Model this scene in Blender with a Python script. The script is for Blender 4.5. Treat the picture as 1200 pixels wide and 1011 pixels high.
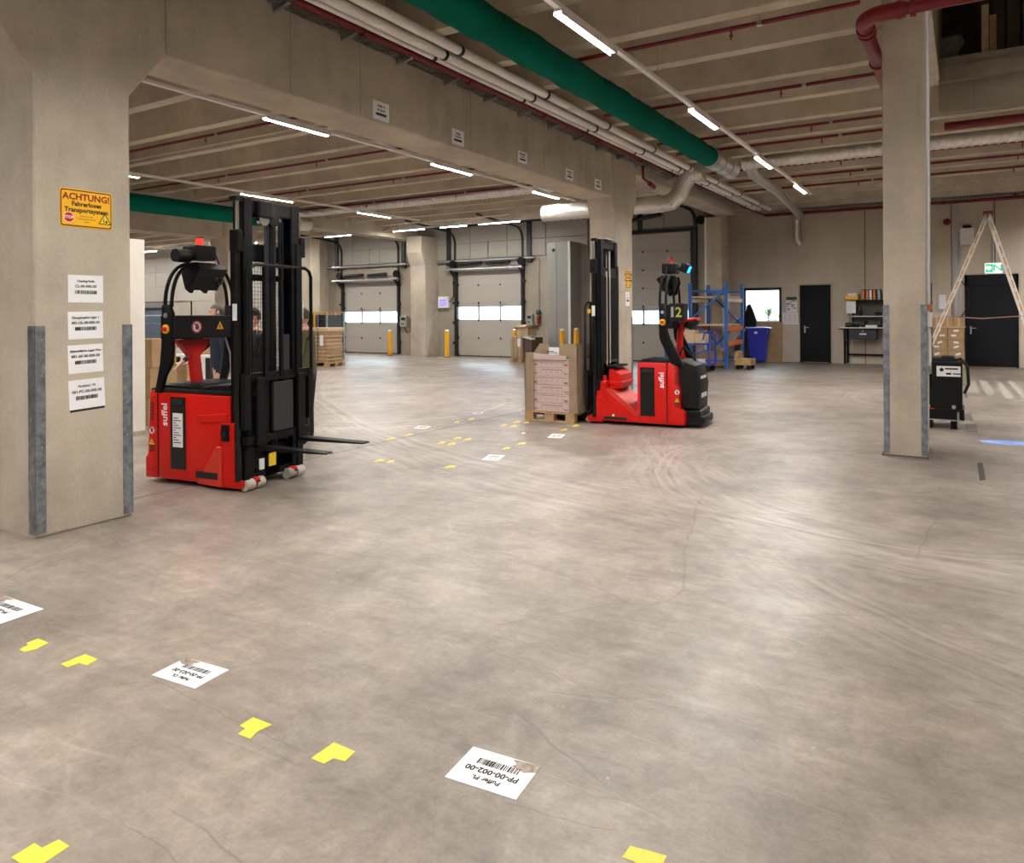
import bpy, bmesh, math, random
from mathutils import Vector, Matrix
random.seed(7)
for o in list(bpy.data.objects): bpy.data.objects.remove(o)
scene = bpy.context.scene
COL = scene.collection
R = math.radians
# ------------------------------------------------------------------ camera
FPX, CX, CY, EYE = 870.0, 600.0, 366.8, 1.6
yaw, roll = R(31.486), R(-0.388)
FW = Vector((-math.sin(yaw), math.cos(yaw), 0)); r_ = Vector((math.cos(yaw), math.sin(yaw), 0)); u_ = Vector((0, 0, 1))
RT = r_*math.cos(roll) + u_*math.sin(roll); UP = -r_*math.sin(roll) + u_*math.cos(roll)
CAM = Vector((0, 0, EYE))
cd = bpy.data.cameras.new('camera'); cam = bpy.data.objects.new('camera', cd); COL.objects.link(cam)
cd.sensor_fit = 'HORIZONTAL'; cd.sensor_width = 36; cd.lens = FPX/1200*36
cd.shift_y = -(505.5-CY)/1200; cd.clip_start = .05; cd.clip_end = 300
m = Matrix((RT, UP, -FW)).transposed().to_4x4(); m.translation = CAM; cam.matrix_world = m
scene.camera = cam
# ------------------------------------------------------------------ world, exposure
scene.view_settings.view_transform = 'Standard'; scene.view_settings.look = 'None'
scene.view_settings.gamma = 1; scene.view_settings.use_curve_mapping = False
scene.view_settings.exposure = 2.12
w = bpy.data.worlds.new('overcast_sky'); scene.world = w; w.use_nodes = True
bg = w.node_tree.nodes['Background']; bg.inputs[0].default_value = (.80, .90, 1, 1); bg.inputs[1].default_value = 4.2
LED = 122.0            # emission of every LED tube in the hall

# pixel of the 1200x1011 photograph -> point of the place on a known plane
def ray(x, y): return FW + (x-CX)/FPX*RT - (y-CY)/FPX*UP
def on(x, y, ax, v):
    d = ray(x, y); t = (v-CAM[ax])/d[ax]; return CAM + d*t
def fl(x, y, z=0.0): return on(x, y, 2, z)
def gX(x, y, v): return on(x, y, 0, v)
def gY(x, y, v): return on(x, y, 1, v)

# ------------------------------------------------------------------ materials
MATS = {}
def mat(name, col, rough=.6, metal=0.0, spec=.5, emit=None, es=0.0, noise=0.0, nscale=8.0, bump=0.0, bscale=40.0, streak=False, col2=None):
    if name in MATS: return MATS[name]
    M = bpy.data.materials.new(name); M.use_nodes = True; nt = M.node_tree; b = nt.nodes['Principled BSDF']
    b.inputs['Base Color'].default_value = (*col, 1); b.inputs['Roughness'].default_value = rough
    b.inputs['Metallic'].default_value = metal; b.inputs['Specular IOR Level'].default_value = spec
    if emit: b.inputs['Emission Color'].default_value = (*emit, 1); b.inputs['Emission Strength'].default_value = es
    if noise or bump:
        tc = nt.nodes.new('ShaderNodeTexCoord'); mp = nt.nodes.new('ShaderNodeMapping'); nt.links.new(tc.outputs['Object'], mp.inputs[0])
        if streak: mp.inputs['Scale'].default_value = (1, 1, .12)
    if noise:
        n = nt.nodes.new('ShaderNodeTexNoise'); n.inputs['Scale'].default_value = nscale; n.inputs['Detail'].default_value = 6; n.inputs['Roughness'].default_value = .65
        nt.links.new(mp.outputs[0], n.inputs['Vector'])
        cr = nt.nodes.new('ShaderNodeValToRGB'); e = cr.color_ramp.elements
        c2 = col2 or tuple(max(0, c*(1-noise)) for c in col)
        e[0].position = .32; e[0].color = (*c2, 1); e[1].position = .68; e[1].color = (*[min(1, c*(1+noise*.5)) for c in col], 1)
        nt.links.new(n.outputs['Fac'], cr.inputs[0]); nt.links.new(cr.outputs[0], b.inputs['Base Color'])
    if bump:
        n2 = nt.nodes.new('ShaderNodeTexNoise'); n2.inputs['Scale'].default_value = bscale; n2.inputs['Detail'].default_value = 5
        nt.links.new(tc.outputs['Object'], n2.inputs['Vector'])
        bp = nt.nodes.new('ShaderNodeBump'); bp.inputs['Strength'].default_value = bump; bp.inputs['Distance'].default_value = .02
        nt.links.new(n2.outputs['Fac'], bp.inputs['Height']); nt.links.new(bp.outputs[0], b.inputs['Normal'])
    MATS[name] = M; return M

def concrete(name, col, var=.28, big=1.3, rough=.75):
    M = bpy.data.materials.new(name); M.use_nodes = True; nt = M.node_tree; N = nt.nodes.new; Lk = nt.links.new
    b = nt.nodes['Principled BSDF']; b.inputs['Roughness'].default_value = rough; b.inputs['Specular IOR Level'].default_value = .25
    g = N('ShaderNodeNewGeometry')
    n1 = N('ShaderNodeTexNoise'); n1.inputs['Scale'].default_value = big; n1.inputs['Detail'].default_value = 8; n1.inputs['Roughness'].default_value = .6
    n2 = N('ShaderNodeTexNoise'); n2.inputs['Scale'].default_value = 38; n2.inputs['Detail'].default_value = 4
    mp = N('ShaderNodeMapping'); mp.inputs['Scale'].default_value = (6, 6, .5); Lk(g.outputs['Position'], mp.inputs[0])
    n3 = N('ShaderNodeTexNoise'); n3.inputs['Scale'].default_value = 1.0; n3.inputs['Detail'].default_value = 3; Lk(mp.outputs[0], n3.inputs['Vector'])
    for n in (n1, n2): Lk(g.outputs['Position'], n.inputs['Vector'])
    a1 = N('ShaderNodeMath'); a1.operation = 'MULTIPLY_ADD'; a1.inputs[1].default_value = .22; Lk(n2.outputs['Fac'], a1.inputs[0]); Lk(n1.outputs['Fac'], a1.inputs[2])
    a2 = N('ShaderNodeMath'); a2.operation = 'MULTIPLY_ADD'; a2.inputs[1].default_value = .25; Lk(n3.outputs['Fac'], a2.inputs[0]); Lk(a1.outputs[0], a2.inputs[2])
    cr = N('ShaderNodeValToRGB'); e = cr.color_ramp.elements
    e[0].position = .45; e[0].color = (*[c*(1-var) for c in col], 1); e[1].position = .95; e[1].color = (*[min(1, c*(1+var*.55)) for c in col], 1)
    Lk(a2.outputs[0], cr.inputs[0]); Lk(cr.outputs[0], b.inputs['Base Color'])
    # small blow holes
    vo = N('ShaderNodeTexVoronoi'); vo.inputs['Scale'].default_value = 9; Lk(g.outputs['Position'], vo.inputs['Vector'])
    bp = N('ShaderNodeBump'); bp.inputs['Strength'].default_value = .25; bp.inputs['Distance'].default_value = .01
    Lk(n2.outputs['Fac'], bp.inputs['Height']); Lk(bp.outputs[0], b.inputs['Normal'])
    MATS[name] = M; return M

CONC = concrete('cast_concrete', (.50, .438, .35))
CONC_C = concrete('ceiling_concrete', (.56, .49, .39), .3)
CONC_W = concrete('wall_concrete', (.58, .505, .41), .2, .7)
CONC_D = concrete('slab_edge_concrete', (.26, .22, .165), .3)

CONC_K = concrete('dock_wall_concrete', (.36, .315, .255), .2, .7)
def floor_material():
    M = bpy.data.materials.new('polished_concrete_floor'); M.use_nodes = True; nt = M.node_tree; N = nt.nodes.new; Lk = nt.links.new
    b = nt.nodes['Principled BSDF']; g = N('ShaderNodeNewGeometry')
    def noise(scale, detail=6, rough=.6, vec=None, dist=0):
        n = N('ShaderNodeTexNoise'); n.inputs['Scale'].default_value = scale; n.inputs['Detail'].default_value = detail
        n.inputs['Roughness'].default_value = rough; n.inputs['Distortion'].default_value = dist
        Lk(vec or g.outputs['Position'], n.inputs['Vector']); return n.outputs['Fac']
    def math_(op, a, b_=None, c=None):
        m_ = N('ShaderNodeMath'); m_.operation = op
        for i, v in enumerate((a, b_, c)):
            if v is None: continue
            if isinstance(v, (int, float)): m_.inputs[i].default_value = v
            else: Lk(v, m_.inputs[i])
        return m_.outputs[0]
    def ramp(fac, p0, p1, c0=(0, 0, 0), c1=(1, 1, 1)):
        c = N('ShaderNodeValToRGB'); e = c.color_ramp.elements; e[0].position = p0; e[1].position = p1; e[0].color = (*c0, 1); e[1].color = (*c1, 1)
        Lk(fac, c.inputs[0]); return c.outputs[0]
    def mix(f, a, b_, mode='MIX'):
        x = N('ShaderNodeMix'); x.data_type = 'RGBA'; x.blend_type = mode
        if isinstance(f, (int, float)): x.inputs[0].default_value = f
        else: Lk(f, x.inputs[0])
        for i, v in ((6, a), (7, b_)):
            if isinstance(v, tuple): x.inputs[i].default_value = (*v, 1)
            else: Lk(v, x.inputs[i])
        return x.outputs[2]
    base = ramp(noise(.6, 9, .66, dist=.3), .3, .72, (.20, .170, .147), (.46, .397, .345))
    mid = ramp(noise(2.9, 9, .72, dist=.35), .3, .75, (.60, .59, .585), (1.2, 1.18, 1.16))
    col = mix(1, base, mid, 'MULTIPLY')
    fine = ramp(noise(13, 9, .75, dist=.3), .3, .72, (.80, .79, .78), (1.14, 1.13, 1.12)); col = mix(1, col, fine, 'MULTIPLY')
    grain = ramp(noise(60, 4, .6), .3, .7, (.9, .9, .9), (1.08, 1.08, 1.08)); col = mix(1, col, grain, 'MULTIPLY')
    # brushed streaks of the power trowel
    mp = N('ShaderNodeMapping'); mp.inputs['Scale'].default_value = (1.2, 9, 1); mp.inputs['Rotation'].default_value = (0, 0, .5); Lk(g.outputs['Position'], mp.inputs[0])
    st = ramp(noise(1.6, 5, .6, mp.outputs[0], .5), .35, .7, (.86, .85, .84), (1.1, 1.1, 1.09)); col = mix(.8, col, st, 'MULTIPLY')
    # curved tyre tracks: rings around turning points, broken up by noise
    for (cx, cy_, r0, r1, sc) in ((-.46, 8.0, 1.7, 3.1, 3.2), (3.0, 26.4, 20.3, 22.3, 3.0), (2.66, 11.3, 5.7, 7.1, 3.0), (5.1, 10.9, 7.9, 9.2, 2.8), (-9.0, 10.0, 1.2, 4.0, 2.2), (-13.5, 13.5, 1.0, 3.2, 2.2), (.5, 15.5, 1.6, 3.2, 2.6)):
        v = N('ShaderNodeVectorMath'); v.operation = 'SUBTRACT'; v.inputs[1].default_value = (cx, cy_, 0); Lk(g.outputs['Position'], v.inputs[0])
        l = N('ShaderNodeVectorMath'); l.operation = 'LENGTH'; Lk(v.outputs[0], l.inputs[0]); d = l.outputs['Value']
        wob = math_('MULTIPLY_ADD', noise(.5, 2), .45, d)
        cv = N('ShaderNodeCombineXYZ'); Lk(math_('MULTIPLY', wob, sc*3.4), cv.inputs[0])
        ring = ramp(noise(1.0, 4, .6, cv.outputs[0]), .45, .60)
        band = math_('MULTIPLY', math_('SMOOTH_MIN', 1, math_('MAXIMUM', math_('MULTIPLY', math_('SUBTRACT', d, r0), 1.6), 0), .1), math_('SMOOTH_MIN', 1, math_('MAXIMUM', math_('MULTIPLY', math_('SUBTRACT', r1, d), 1.6), 0), .1))
        brk = ramp(noise(.9, 4), .34, .60)
        f = math_('MULTIPLY', math_('MULTIPLY', ring, band), math_('MULTIPLY', brk, .55))
        col = mix(f, col, (.56, .50, .44))
    # dark scuffs and hairline cracks
    vo = N('ShaderNodeTexVoronoi'); vo.feature = 'DISTANCE_TO_EDGE'; vo.inputs['Scale'].default_value = .38
    nv = N('ShaderNodeTexNoise'); nv.inputs['Scale'].default_value = 1.3; nv.inputs['Detail'].default_value = 5; Lk(g.outputs['Position'], nv.inputs['Vector'])
    va = N('ShaderNodeVectorMath'); va.operation = 'MULTIPLY_ADD'; va.inputs[1].default_value = (.22, .22, 0); Lk(nv.outputs['Color'], va.inputs[0]); Lk(g.outputs['Position'], va.inputs[2])
    Lk(va.outputs[0], vo.inputs['Vector'])
    crack = math_('MULTIPLY', ramp(vo.outputs['Distance'], .0, .0035, (1, 1, 1), (0, 0, 0)), ramp(noise(.6, 2), .44, .54))
    col = mix(math_('MULTIPLY', crack, .4), col, (.09, .075, .065))
    # straight hairline scratches in several directions
    for k, (ang, sx_, sy_) in enumerate(((.4, .35, 2.2), (1.3, .3, 1.9), (2.3, .4, 2.4), (2.9, .25, 1.5))):
        m2 = N('ShaderNodeMapping'); m2.inputs['Rotation'].default_value = (0, 0, ang); m2.inputs['Scale'].default_value = (sx_, sy_, 1); m2.inputs['Location'].default_value = (k*3.7, k*1.9, 0)
        Lk(va.outputs[0], m2.inputs[0]); v2 = N('ShaderNodeTexVoronoi'); v2.feature = 'DISTANCE_TO_EDGE'; v2.inputs['Scale'].default_value = .9; Lk(m2.outputs[0], v2.inputs['Vector'])
        ln = math_('MULTIPLY', ramp(v2.outputs['Distance'], 0, .007, (1, 1, 1), (0, 0, 0)), ramp(noise(.9+.2*k, 3), .52, .60))
        col = mix(math_('MULTIPLY', ln, .5 if k % 2 == 0 else .2), col, (.10, .085, .075) if k % 2 == 0 else (.55, .49, .44))
    spk = N('ShaderNodeTexVoronoi'); spk.inputs['Scale'].default_value = 3.2; Lk(g.outputs['Position'], spk.inputs['Vector'])
    col = mix(math_('MULTIPLY', ramp(spk.outputs['Distance'], .0, .028, (1, 1, 1), (0, 0, 0)), .8), col, (.66, .62, .57))
    sc2 = ramp(noise(.9, 8, .7, dist=.8), .48, .80); col = mix(math_('MULTIPLY', sc2, .5), col, (.19, .165, .145))
    Lk(col, b.inputs['Base Color'])
    rg = ramp(noise(1.7, 5, .6), .3, .7, (.30, .30, .30), (.46, .46, .46)); Lk(rg, b.inputs['Roughness'])
    b.inputs['Specular IOR Level'].default_value = .38
    bp = N('ShaderNodeBump'); bp.inputs['Strength'].default_value = .12; bp.inputs['Distance'].default_value = .01
    Lk(noise(6, 5), bp.inputs['Height']); Lk(bp.outputs[0], b.inputs['Normal'])
    MATS['floor'] = M; return M
FLOOR = floor_material()
RED = mat('red_paint', (.60, .008, .004), .36, spec=.3, noise=.08, nscale=3)
REDL = mat('red_plastic', (.55, .03, .015), .4)
BLK = mat('black_steel', (.003, .0033, .0042), .45, 0, .22)
BLKP = mat('black_plastic', (.005, .005, .006), .55, 0, .25, bump=.15, bscale=120)
BLKG = mat('gloss_black', (.003, .0035, .005), .22)
DGREY = mat('dark_grey_metal', (.025, .027, .03), .45, .4)
CHROME = mat('chrome', (.75, .75, .76), .16, 1)
STEEL = mat('galvanised_steel', (.48, .50, .52), .38, .85, noise=.2, nscale=20)
STEELB = mat('worn_corner_steel', (.30, .33, .37), .42, .75, noise=.45, nscale=14)
SILV = mat('foil_duct', (.70, .68, .65), .3, .8, bump=.3, bscale=30)
SILVP = mat('foil_pipe_wrap', (.95, .93, .90), .42, .05, bump=.7, bscale=25)
SPRK = mat('sprinkler_red', (.17, .005, .012), .4)
GREEN = mat('green_fabric_duct', (.0, .115, .075), .9, spec=.08, noise=.12, nscale=2, bump=.08, bscale=9)
WHITE = mat('white_paint', (.80, .79, .77), .5)
PAPER = mat('white_paper', (.86, .86, .88), .7)
INK = mat('black_ink', (.006, .006, .006), .7)
YEL = mat('yellow_sign', (.95, .50, .01), .45)
YTAPE = mat('yellow_floor_tape', (.90, .66, .06), .5, noise=.15, nscale=30)
YPOST = mat('yellow_post_paint', (.85, .42, .01), .45)
SRED = mat('sign_red', (.62, .01, .015), .45)
KRAFT = mat('kraft_cardboard', (.42, .27, .14), .8, noise=.18, nscale=6)
KRAFT2 = mat('pale_cardboard', (.58, .42, .26), .8, noise=.15, nscale=6)
KRAFT3 = mat('brown_wrapped_cardboard', (.34, .245, .155), .55, noise=.2, nscale=5)
PRINT = mat('pale_printed_carton', (.60, .47, .44), .6, noise=.08, nscale=20)
PRINTR = mat('red_carton_print', (.42, .10, .10), .7)
WOOD = mat('pallet_wood', (.46, .29, .14), .8, noise=.35, nscale=9, streak=False)
WOODP = mat('pale_board', (.68, .52, .34), .75, noise=.15, nscale=5)
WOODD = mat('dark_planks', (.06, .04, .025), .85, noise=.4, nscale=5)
BLUE = mat('rack_blue', (.012, .11, .42), .4)
BLUED = mat('trolley_blue', (.015, .04, .30), .4)
BIN = mat('bin_blue', (.01, .02, .36), .38)
ORANGE = mat('rack_orange', (.72, .19, .05), .45)
PANELW = mat('insulated_panel', (.34, .315, .275), .5)
DOORW = mat('dock_door_panel', (.42, .395, .35), .5)
DOORD = mat('anthracite_door', (.004, .005, .0075), .6, 0, .2)
FRAMED = mat('anthracite_frame', (.008, .009, .011), .5)
GREYB = mat('blue_grey_roller_door', (.10, .13, .17), .5)
CABG = mat('grey_cabinet', (.36, .36, .34), .4, .2)
SKIN = mat('skin', (.50, .27, .19), .55)
HAIRG = mat('grey_hair', (.10, .085, .07), .8)
HAIRB = mat('brown_hair', (.07, .045, .03), .8)
NAVY = mat('navy_cloth', (.006, .009, .025), .85)
JBLK = mat('black_quilted_cloth', (.006, .006, .006), .7)
OLIVE = mat('olive_cloth', (.085, .075, .035), .85)
JEAN = mat('dark_trousers', (.008, .009, .012), .85)
GRN = mat('plant_green', (.05, .16, .025), .6)
BLULENS = mat('blue_lamp_lens', (.02, .2, .9), .2, emit=(.01, .22, 1), es=1.2)
REDLENS = mat('red_beacon_lens', (.6, .02, .02), .2, emit=(1, .05, .03), es=.25)
TUBE = mat('led_tube', (1, 1, 1), .4, emit=(1, .965, .92), es=LED)
TUBE2 = mat('led_tube_dim', (1, 1, 1), .4, emit=(1, .965, .92), es=LED*.38)
EXITG = mat('exit_sign_green', (.02, .45, .22), .5, emit=(.01, .55, .25), es=.16)
EXITW = mat('exit_sign_white', (.9, .95, .9), .5, emit=(.8, 1, .88), es=.22)
SCREEN = mat('lcd_screen', (.25, .22, .6), .3, emit=(.30, .26, .9), es=.2)
FACADE = mat('pale_facade', (.72, .78, .80), .7)
FACADE2 = mat('teal_facade_stripe', (.35, .62, .66), .7)
ASPH = mat('yard_asphalt', (.25, .25, .26), .9)
JOINT = mat('joint_sealant', (.12, .10, .085), .8)
def glass():
    M = bpy.data.materials.new('clear_glass'); M.use_nodes = True; nt = M.node_tree; nt.nodes.remove(nt.nodes['Principled BSDF'])
    t = nt.nodes.new('ShaderNodeBsdfTransparent'); t.inputs[0].default_value = (.93, .97, .97, 1); g = nt.nodes.new('ShaderNodeBsdfGlossy'); g.inputs['Roughness'].default_value = .03
    mx = nt.nodes.new('ShaderNodeMixShader'); mx.inputs[0].default_value = .06
    nt.links.new(t.outputs[0], mx.inputs[1]); nt.links.new(g.outputs[0], mx.inputs[2]); nt.links.new(mx.outputs[0], nt.nodes['Material Output'].inputs[0])
    MATS['glass'] = M; return M
GLASS = glass()

# ------------------------------------------------------------------ mesh builder
class MB:
    def __init__(s): s.bm = bmesh.new()
    def box(s, c, d, rot=None, bev=0.0, seg=2):
        M_ = Matrix.Translation(Vector(c))
        if rot is not None: M_ = M_ @ (rot if isinstance(rot, Matrix) else Matrix.Rotation(rot[1], 4, rot[0]))
        M_ = M_ @ Matrix.Diagonal((*d, 1))
        g = bmesh.ops.create_cube(s.bm, size=1, matrix=M_)
        if bev:
            es = set(e for v in g['verts'] for e in v.link_edges)
            bmesh.ops.bevel(s.bm, geom=list(es), offset=min(bev, min(d)*.45), segments=seg, affect='EDGES', profile=.5)
        return s
    def bb(s, x0, x1, y0, y1, z0, z1, bev=0.0): return s.box(((x0+x1)/2, (y0+y1)/2, (z0+z1)/2), (abs(x1-x0), abs(y1-y0), abs(z1-z0)), bev=bev)
    def cyl(s, a, b, r, n=12, r2=None, cap=True):
        a, b = Vector(a), Vector(b); d = b-a
        M_ = Matrix.Translation((a+b)/2) @ d.to_track_quat('Z', 'Y').to_matrix().to_4x4()
        bmesh.ops.create_cone(s.bm, cap_ends=cap, segments=n, radius1=r, radius2=r if r2 is None else r2, depth=d.length, matrix=M_); return s
    def sph(s, c, r, sc=(1, 1, 1), u=12, v=8):
        bmesh.ops.create_uvsphere(s.bm, u_segments=u, v_segments=v, radius=r, matrix=Matrix.Translation(Vector(c)) @ Matrix.Diagonal((*sc, 1))); return s
    def bar(s, a, b, wd, th, up=(0, 0, 1)):     # rectangular bar from a to b
        a, b = Vector(a), Vector(b); d = (b-a).normalized(); u = Vector(up); sd = d.cross(u)
        if sd.length < 1e-4: sd = d.cross(Vector((1, 0, 0)))
        sd.normalize(); u = sd.cross(d)
        M_ = Matrix((sd*wd, d*(b-a).length, u*th)).transposed().to_4x4(); M_.translation = (a+b)/2
        bmesh.ops.create_cube(s.bm, size=1, matrix=M_); return s
    def tube(s, pts, r, n=8, closed=False):
        pts = [Vector(p) for p in pts]; rings = []; prev = None
        for i, p in enumerate(pts):
            t = (pts[min(i+1, len(pts)-1)]-pts[max(i-1, 0)]).normalized()
            if prev is None:
                nrm = t.cross(Vector((0, 0, 1)));  nrm = nrm if nrm.length > .05 else t.cross(Vector((1, 0, 0)))
            else: nrm = prev - t*prev.dot(t)
            nrm.normalize(); prev = nrm; bn = t.cross(nrm); rr = r[i] if isinstance(r, (list, tuple)) else r
            rings.append([s.bm.verts.new(p + (nrm*math.cos(2*math.pi*k/n)+bn*math.sin(2*math.pi*k/n))*rr) for k in range(n)])
        for i in range(len(rings)-1):
            for k in range(n): s.bm.faces.new((rings[i][k], rings[i][(k+1) % n], rings[i+1][(k+1) % n], rings[i+1][k]))
        s.bm.faces.new(rings[0][::-1]); s.bm.faces.new(rings[-1]); return s
    def prism(s, poly, axis, a, b, bev=0.0):   # 2D polygon extruded along an axis; poly is (u,v) of the two other axes in order
        f = {'x': lambda u, v, w: (w, u, v), 'y': lambda u, v, w: (u, w, v), 'z': lambda u, v, w: (u, v, w)}[axis]
        A = [s.bm.verts.new(f(u, v, a)) for u, v in poly]; B = [s.bm.verts.new(f(u, v, b)) for u, v in poly]; n = len(poly)
        fs = [s.bm.faces.new(A), s.bm.faces.new(B[::-1])] + [s.bm.faces.new((A[i], B[i], B[(i+1) % n], A[(i+1) % n])) for i in range(n)]
        bmesh.ops.recalc_face_normals(s.bm, faces=fs)
        if bev:
            es = set(e for q in fs[:2] for e in q.edges); bmesh.ops.bevel(s.bm, geom=list(es), offset=bev, segments=2, affect='EDGES', profile=.5)
        return s
    def poly(s, pts):
        s.bm.faces.new([s.bm.verts.new(p) for p in pts]); return s
    def disc(s, c, r, n=24, z=0.001, h=.001): return s.cyl((c[0], c[1], z), (c[0], c[1], z+h), r, n)
    def build(s, name, material, parent=None, smooth=False, label=None):
        me = bpy.data.meshes.new(name); s.bm.normal_update(); s.bm.to_mesh(me); s.bm.free()
        o = bpy.data.objects.new(name, me); COL.objects.link(o); me.materials.append(material)
        if smooth: me.polygons.foreach_set('use_smooth', [True]*len(me.polygons)); sharp(o)
        if parent: o.parent = parent
        if label: o['label'] = label
        return o
def sharp(o, ang=38):
    bm = bmesh.new(); bm.from_mesh(o.data)
    for e in bm.edges:
        e.smooth = not (len(e.link_faces) == 2 and e.calc_face_angle(0) > R(ang))
    bm.to_mesh(o.data); bm.free()
def tag(o, label=None, cat=None, group=None, kind=None):
    if label: o['label'] = label
    if cat: o['category'] = cat
    if group: o['group'] = group
    if kind: o['kind'] = kind
    return o
def empty(name, loc, label=None, cat=None, group=None, rz=0, rot=None):
    o = bpy.data.objects.new(name, None); COL.objects.link(o); o.empty_display_size = .1
    if rot is not None: mm = rot.to_4x4(); mm.translation = Vector(loc); o.matrix_world = mm
    else: o.location = loc; o.rotation_euler = (0, 0, rz)
    return tag(o, label, cat, group)
def frame(right, up):
    rt = Vector(right).normalized(); u = Vector(up); u = (u-rt*u.dot(rt)).normalized()
    return Matrix((rt, u, rt.cross(u))).transposed()
WALLF = frame((1, 0, 0), (0, 0, 1))      # on walls that face the camera (-Y)
COLF = frame((0, 1, 0), (0, 0, 1))       # on faces that look to +X
def copy_tree(o, parent=None):
    c = o.copy(); COL.objects.link(c)
    if parent: c.parent = parent
    for ch in list(o.children): copy_tree(ch, c)
    return c
def text(body, size, material, parent, loc=(0, 0, .002), rz=0, name='lettering', sx=1.0, bold=0.0, local=None):
    cu = bpy.data.curves.new('t', 'FONT'); cu.body = body; cu.size = size; cu.align_x = 'CENTER'; cu.align_y = 'CENTER'; cu.extrude = .0004; cu.offset = bold; cu.resolution_u = 2
    t = bpy.data.objects.new('t', cu); me = bpy.data.meshes.new_from_object(t); bpy.data.objects.remove(t)
    o = bpy.data.objects.new(name, me); COL.objects.link(o); me.materials.clear(); me.materials.append(material); o.parent = parent
    if local is not None: o.matrix_local = local
    else: o.location = loc; o.rotation_euler = (0, 0, rz)
    o.scale = (sx, 1, 1) if local is None else o.scale
    return o
def barcode(parent, cx, cy, wd, h, n=22, z=.0015):
    mb = MB(); x = cx-wd/2; rnd = random.Random(int(abs(cx*1000)+wd*5000)); u = wd/(n*2.2)
    while x < cx+wd/2:
        t = u*rnd.choice((.8, 1.2, 2)); mb.bb(x, min(x+t, cx+wd/2), cy-h/2, cy+h/2, z, z+.0008); x += t+u*rnd.choice((.6, 1, 1.4))
    return mb.build('barcode', INK, parent)
# ------------------------------------------------------------------ the hall
YD, YE = 22.8, 24.6          # dock wall, end wall
XL, XR, YB = -40.0, 8.0, -10.0
ZR, ZD = 4.75, 5.25          # rib soffit, deck soffit
YS = 13.74                   # edge of the upper storey slab, right of the column row
XCOR = -6.62                 # inner corner between dock wall and end wall
def struct(name, mb, m_, parent=None, smooth=False):
    o = mb.build(name, m_, parent, smooth)
    if parent is None: o['kind'] = 'structure'
    return o
floor = struct('floor', MB().bb(XL, XR, YB, YE+.3, -.2, 0), FLOOR)
MB().bb(-6.225, -6.213, YB, YD, .0, .0012).build('expansion_joint', JOINT, floor)
MB().bb(XL, XR, 16.995, 17.005, .0, .0012).build('expansion_joint', JOINT, floor)
struct('wall_left', MB().bb(XL-.2, XL, YB, YD+.2, 0, 9), CONC_W)
struct('wall_right', MB().bb(XR, XR+.2, YB, YE+.2, 0, 9.2), CONC_W)
struct('wall_rear', MB().bb(XL, XR, YB-.2, YB, 0, 9.2), CONC_W)

# ceiling: deck plus the stems of the double tee slabs
ceil = MB().bb(XL, -.35, YB, YE+.2, ZD, ZD+.12).bb(-.35, XR, YS+.02, YE+.2, ZD, ZD+.12); ceiling = struct('ceiling', ceil, CONC_C)
RIBY = []
for k in range(-8, 8):
    for y0 in (7.97, 9.15): 
        y = y0+2.45*k
        if YB+.2 < y < YE-.15: RIBY.append(y)
RIBY.sort()
def rib(x0, x1, y, dz=0.0):
    mb = MB(); mb.prism([(y-.095, ZR+dz), (y+.095, ZR+dz), (y+.14, ZD+.01), (y-.14, ZD+.01)], 'x', x0, x1); return mb.build('rib', CONC_C, ceiling)
for y in RIBY:
    if y < YD-.2:
        rib(-5.72, -.78 if y < YS else XR, y); rib(-18.0, -6.34, y)
        if y > 4: rib(XL, -18.62, y)
    else: rib(XCOR, XR, y)
# upper storey beyond the slab edge
eb = empty('slab_edge_beam', (0, YS, ZR), 'dark concrete slab edge beam under the open upper storey beyond the square column', 'beam')
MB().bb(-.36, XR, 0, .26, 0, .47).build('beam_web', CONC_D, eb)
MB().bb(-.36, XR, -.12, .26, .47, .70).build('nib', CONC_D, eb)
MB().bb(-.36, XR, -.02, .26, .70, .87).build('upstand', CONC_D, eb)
MB().bb(.105, .112, -.003, 0, 0, .45).build('panel_joint', JOINT, eb)
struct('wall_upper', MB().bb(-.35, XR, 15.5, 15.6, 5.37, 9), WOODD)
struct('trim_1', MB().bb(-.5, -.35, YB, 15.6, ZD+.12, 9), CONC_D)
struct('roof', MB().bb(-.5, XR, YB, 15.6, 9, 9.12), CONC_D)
pst = empty('plank_stack', (1.0, 14.3, 5.37), 'dark upright wooden planks stored on the open upper storey', 'planks')
for i in range(13):
    x = -.82+i*.2; MB().bb(x, x+.165, .0, .05, 0, 1.25+.0*i).build('plank', WOODD, pst)
brd = empty('upright_board', (.36, 14.2, 5.37), 'pale upright wooden boards among dark planks on upper storey', 'board')
MB().bb(-.13, -.03, 0, .04, 0, 1.15).build('board', WOODP, brd); MB().bb(-.02, .07, -.04, .04, 0, .95).build('board', WOOD, brd)
rag = empty('foil_sheet', (-.16, 14.15, 5.37), 'ragged grey plastic sheet hanging on the upper storey', 'sheet')
MB().prism([(-.22, 0), (.05, 0), (.1, .3), (.06, .42), (.16, .6), (.1, .72), (-.22, .7)], 'y', -.01, .01).build('sheet', mat('grey_film', (.16, .14, .12), .6, noise=.4, nscale=7), rag)

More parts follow.
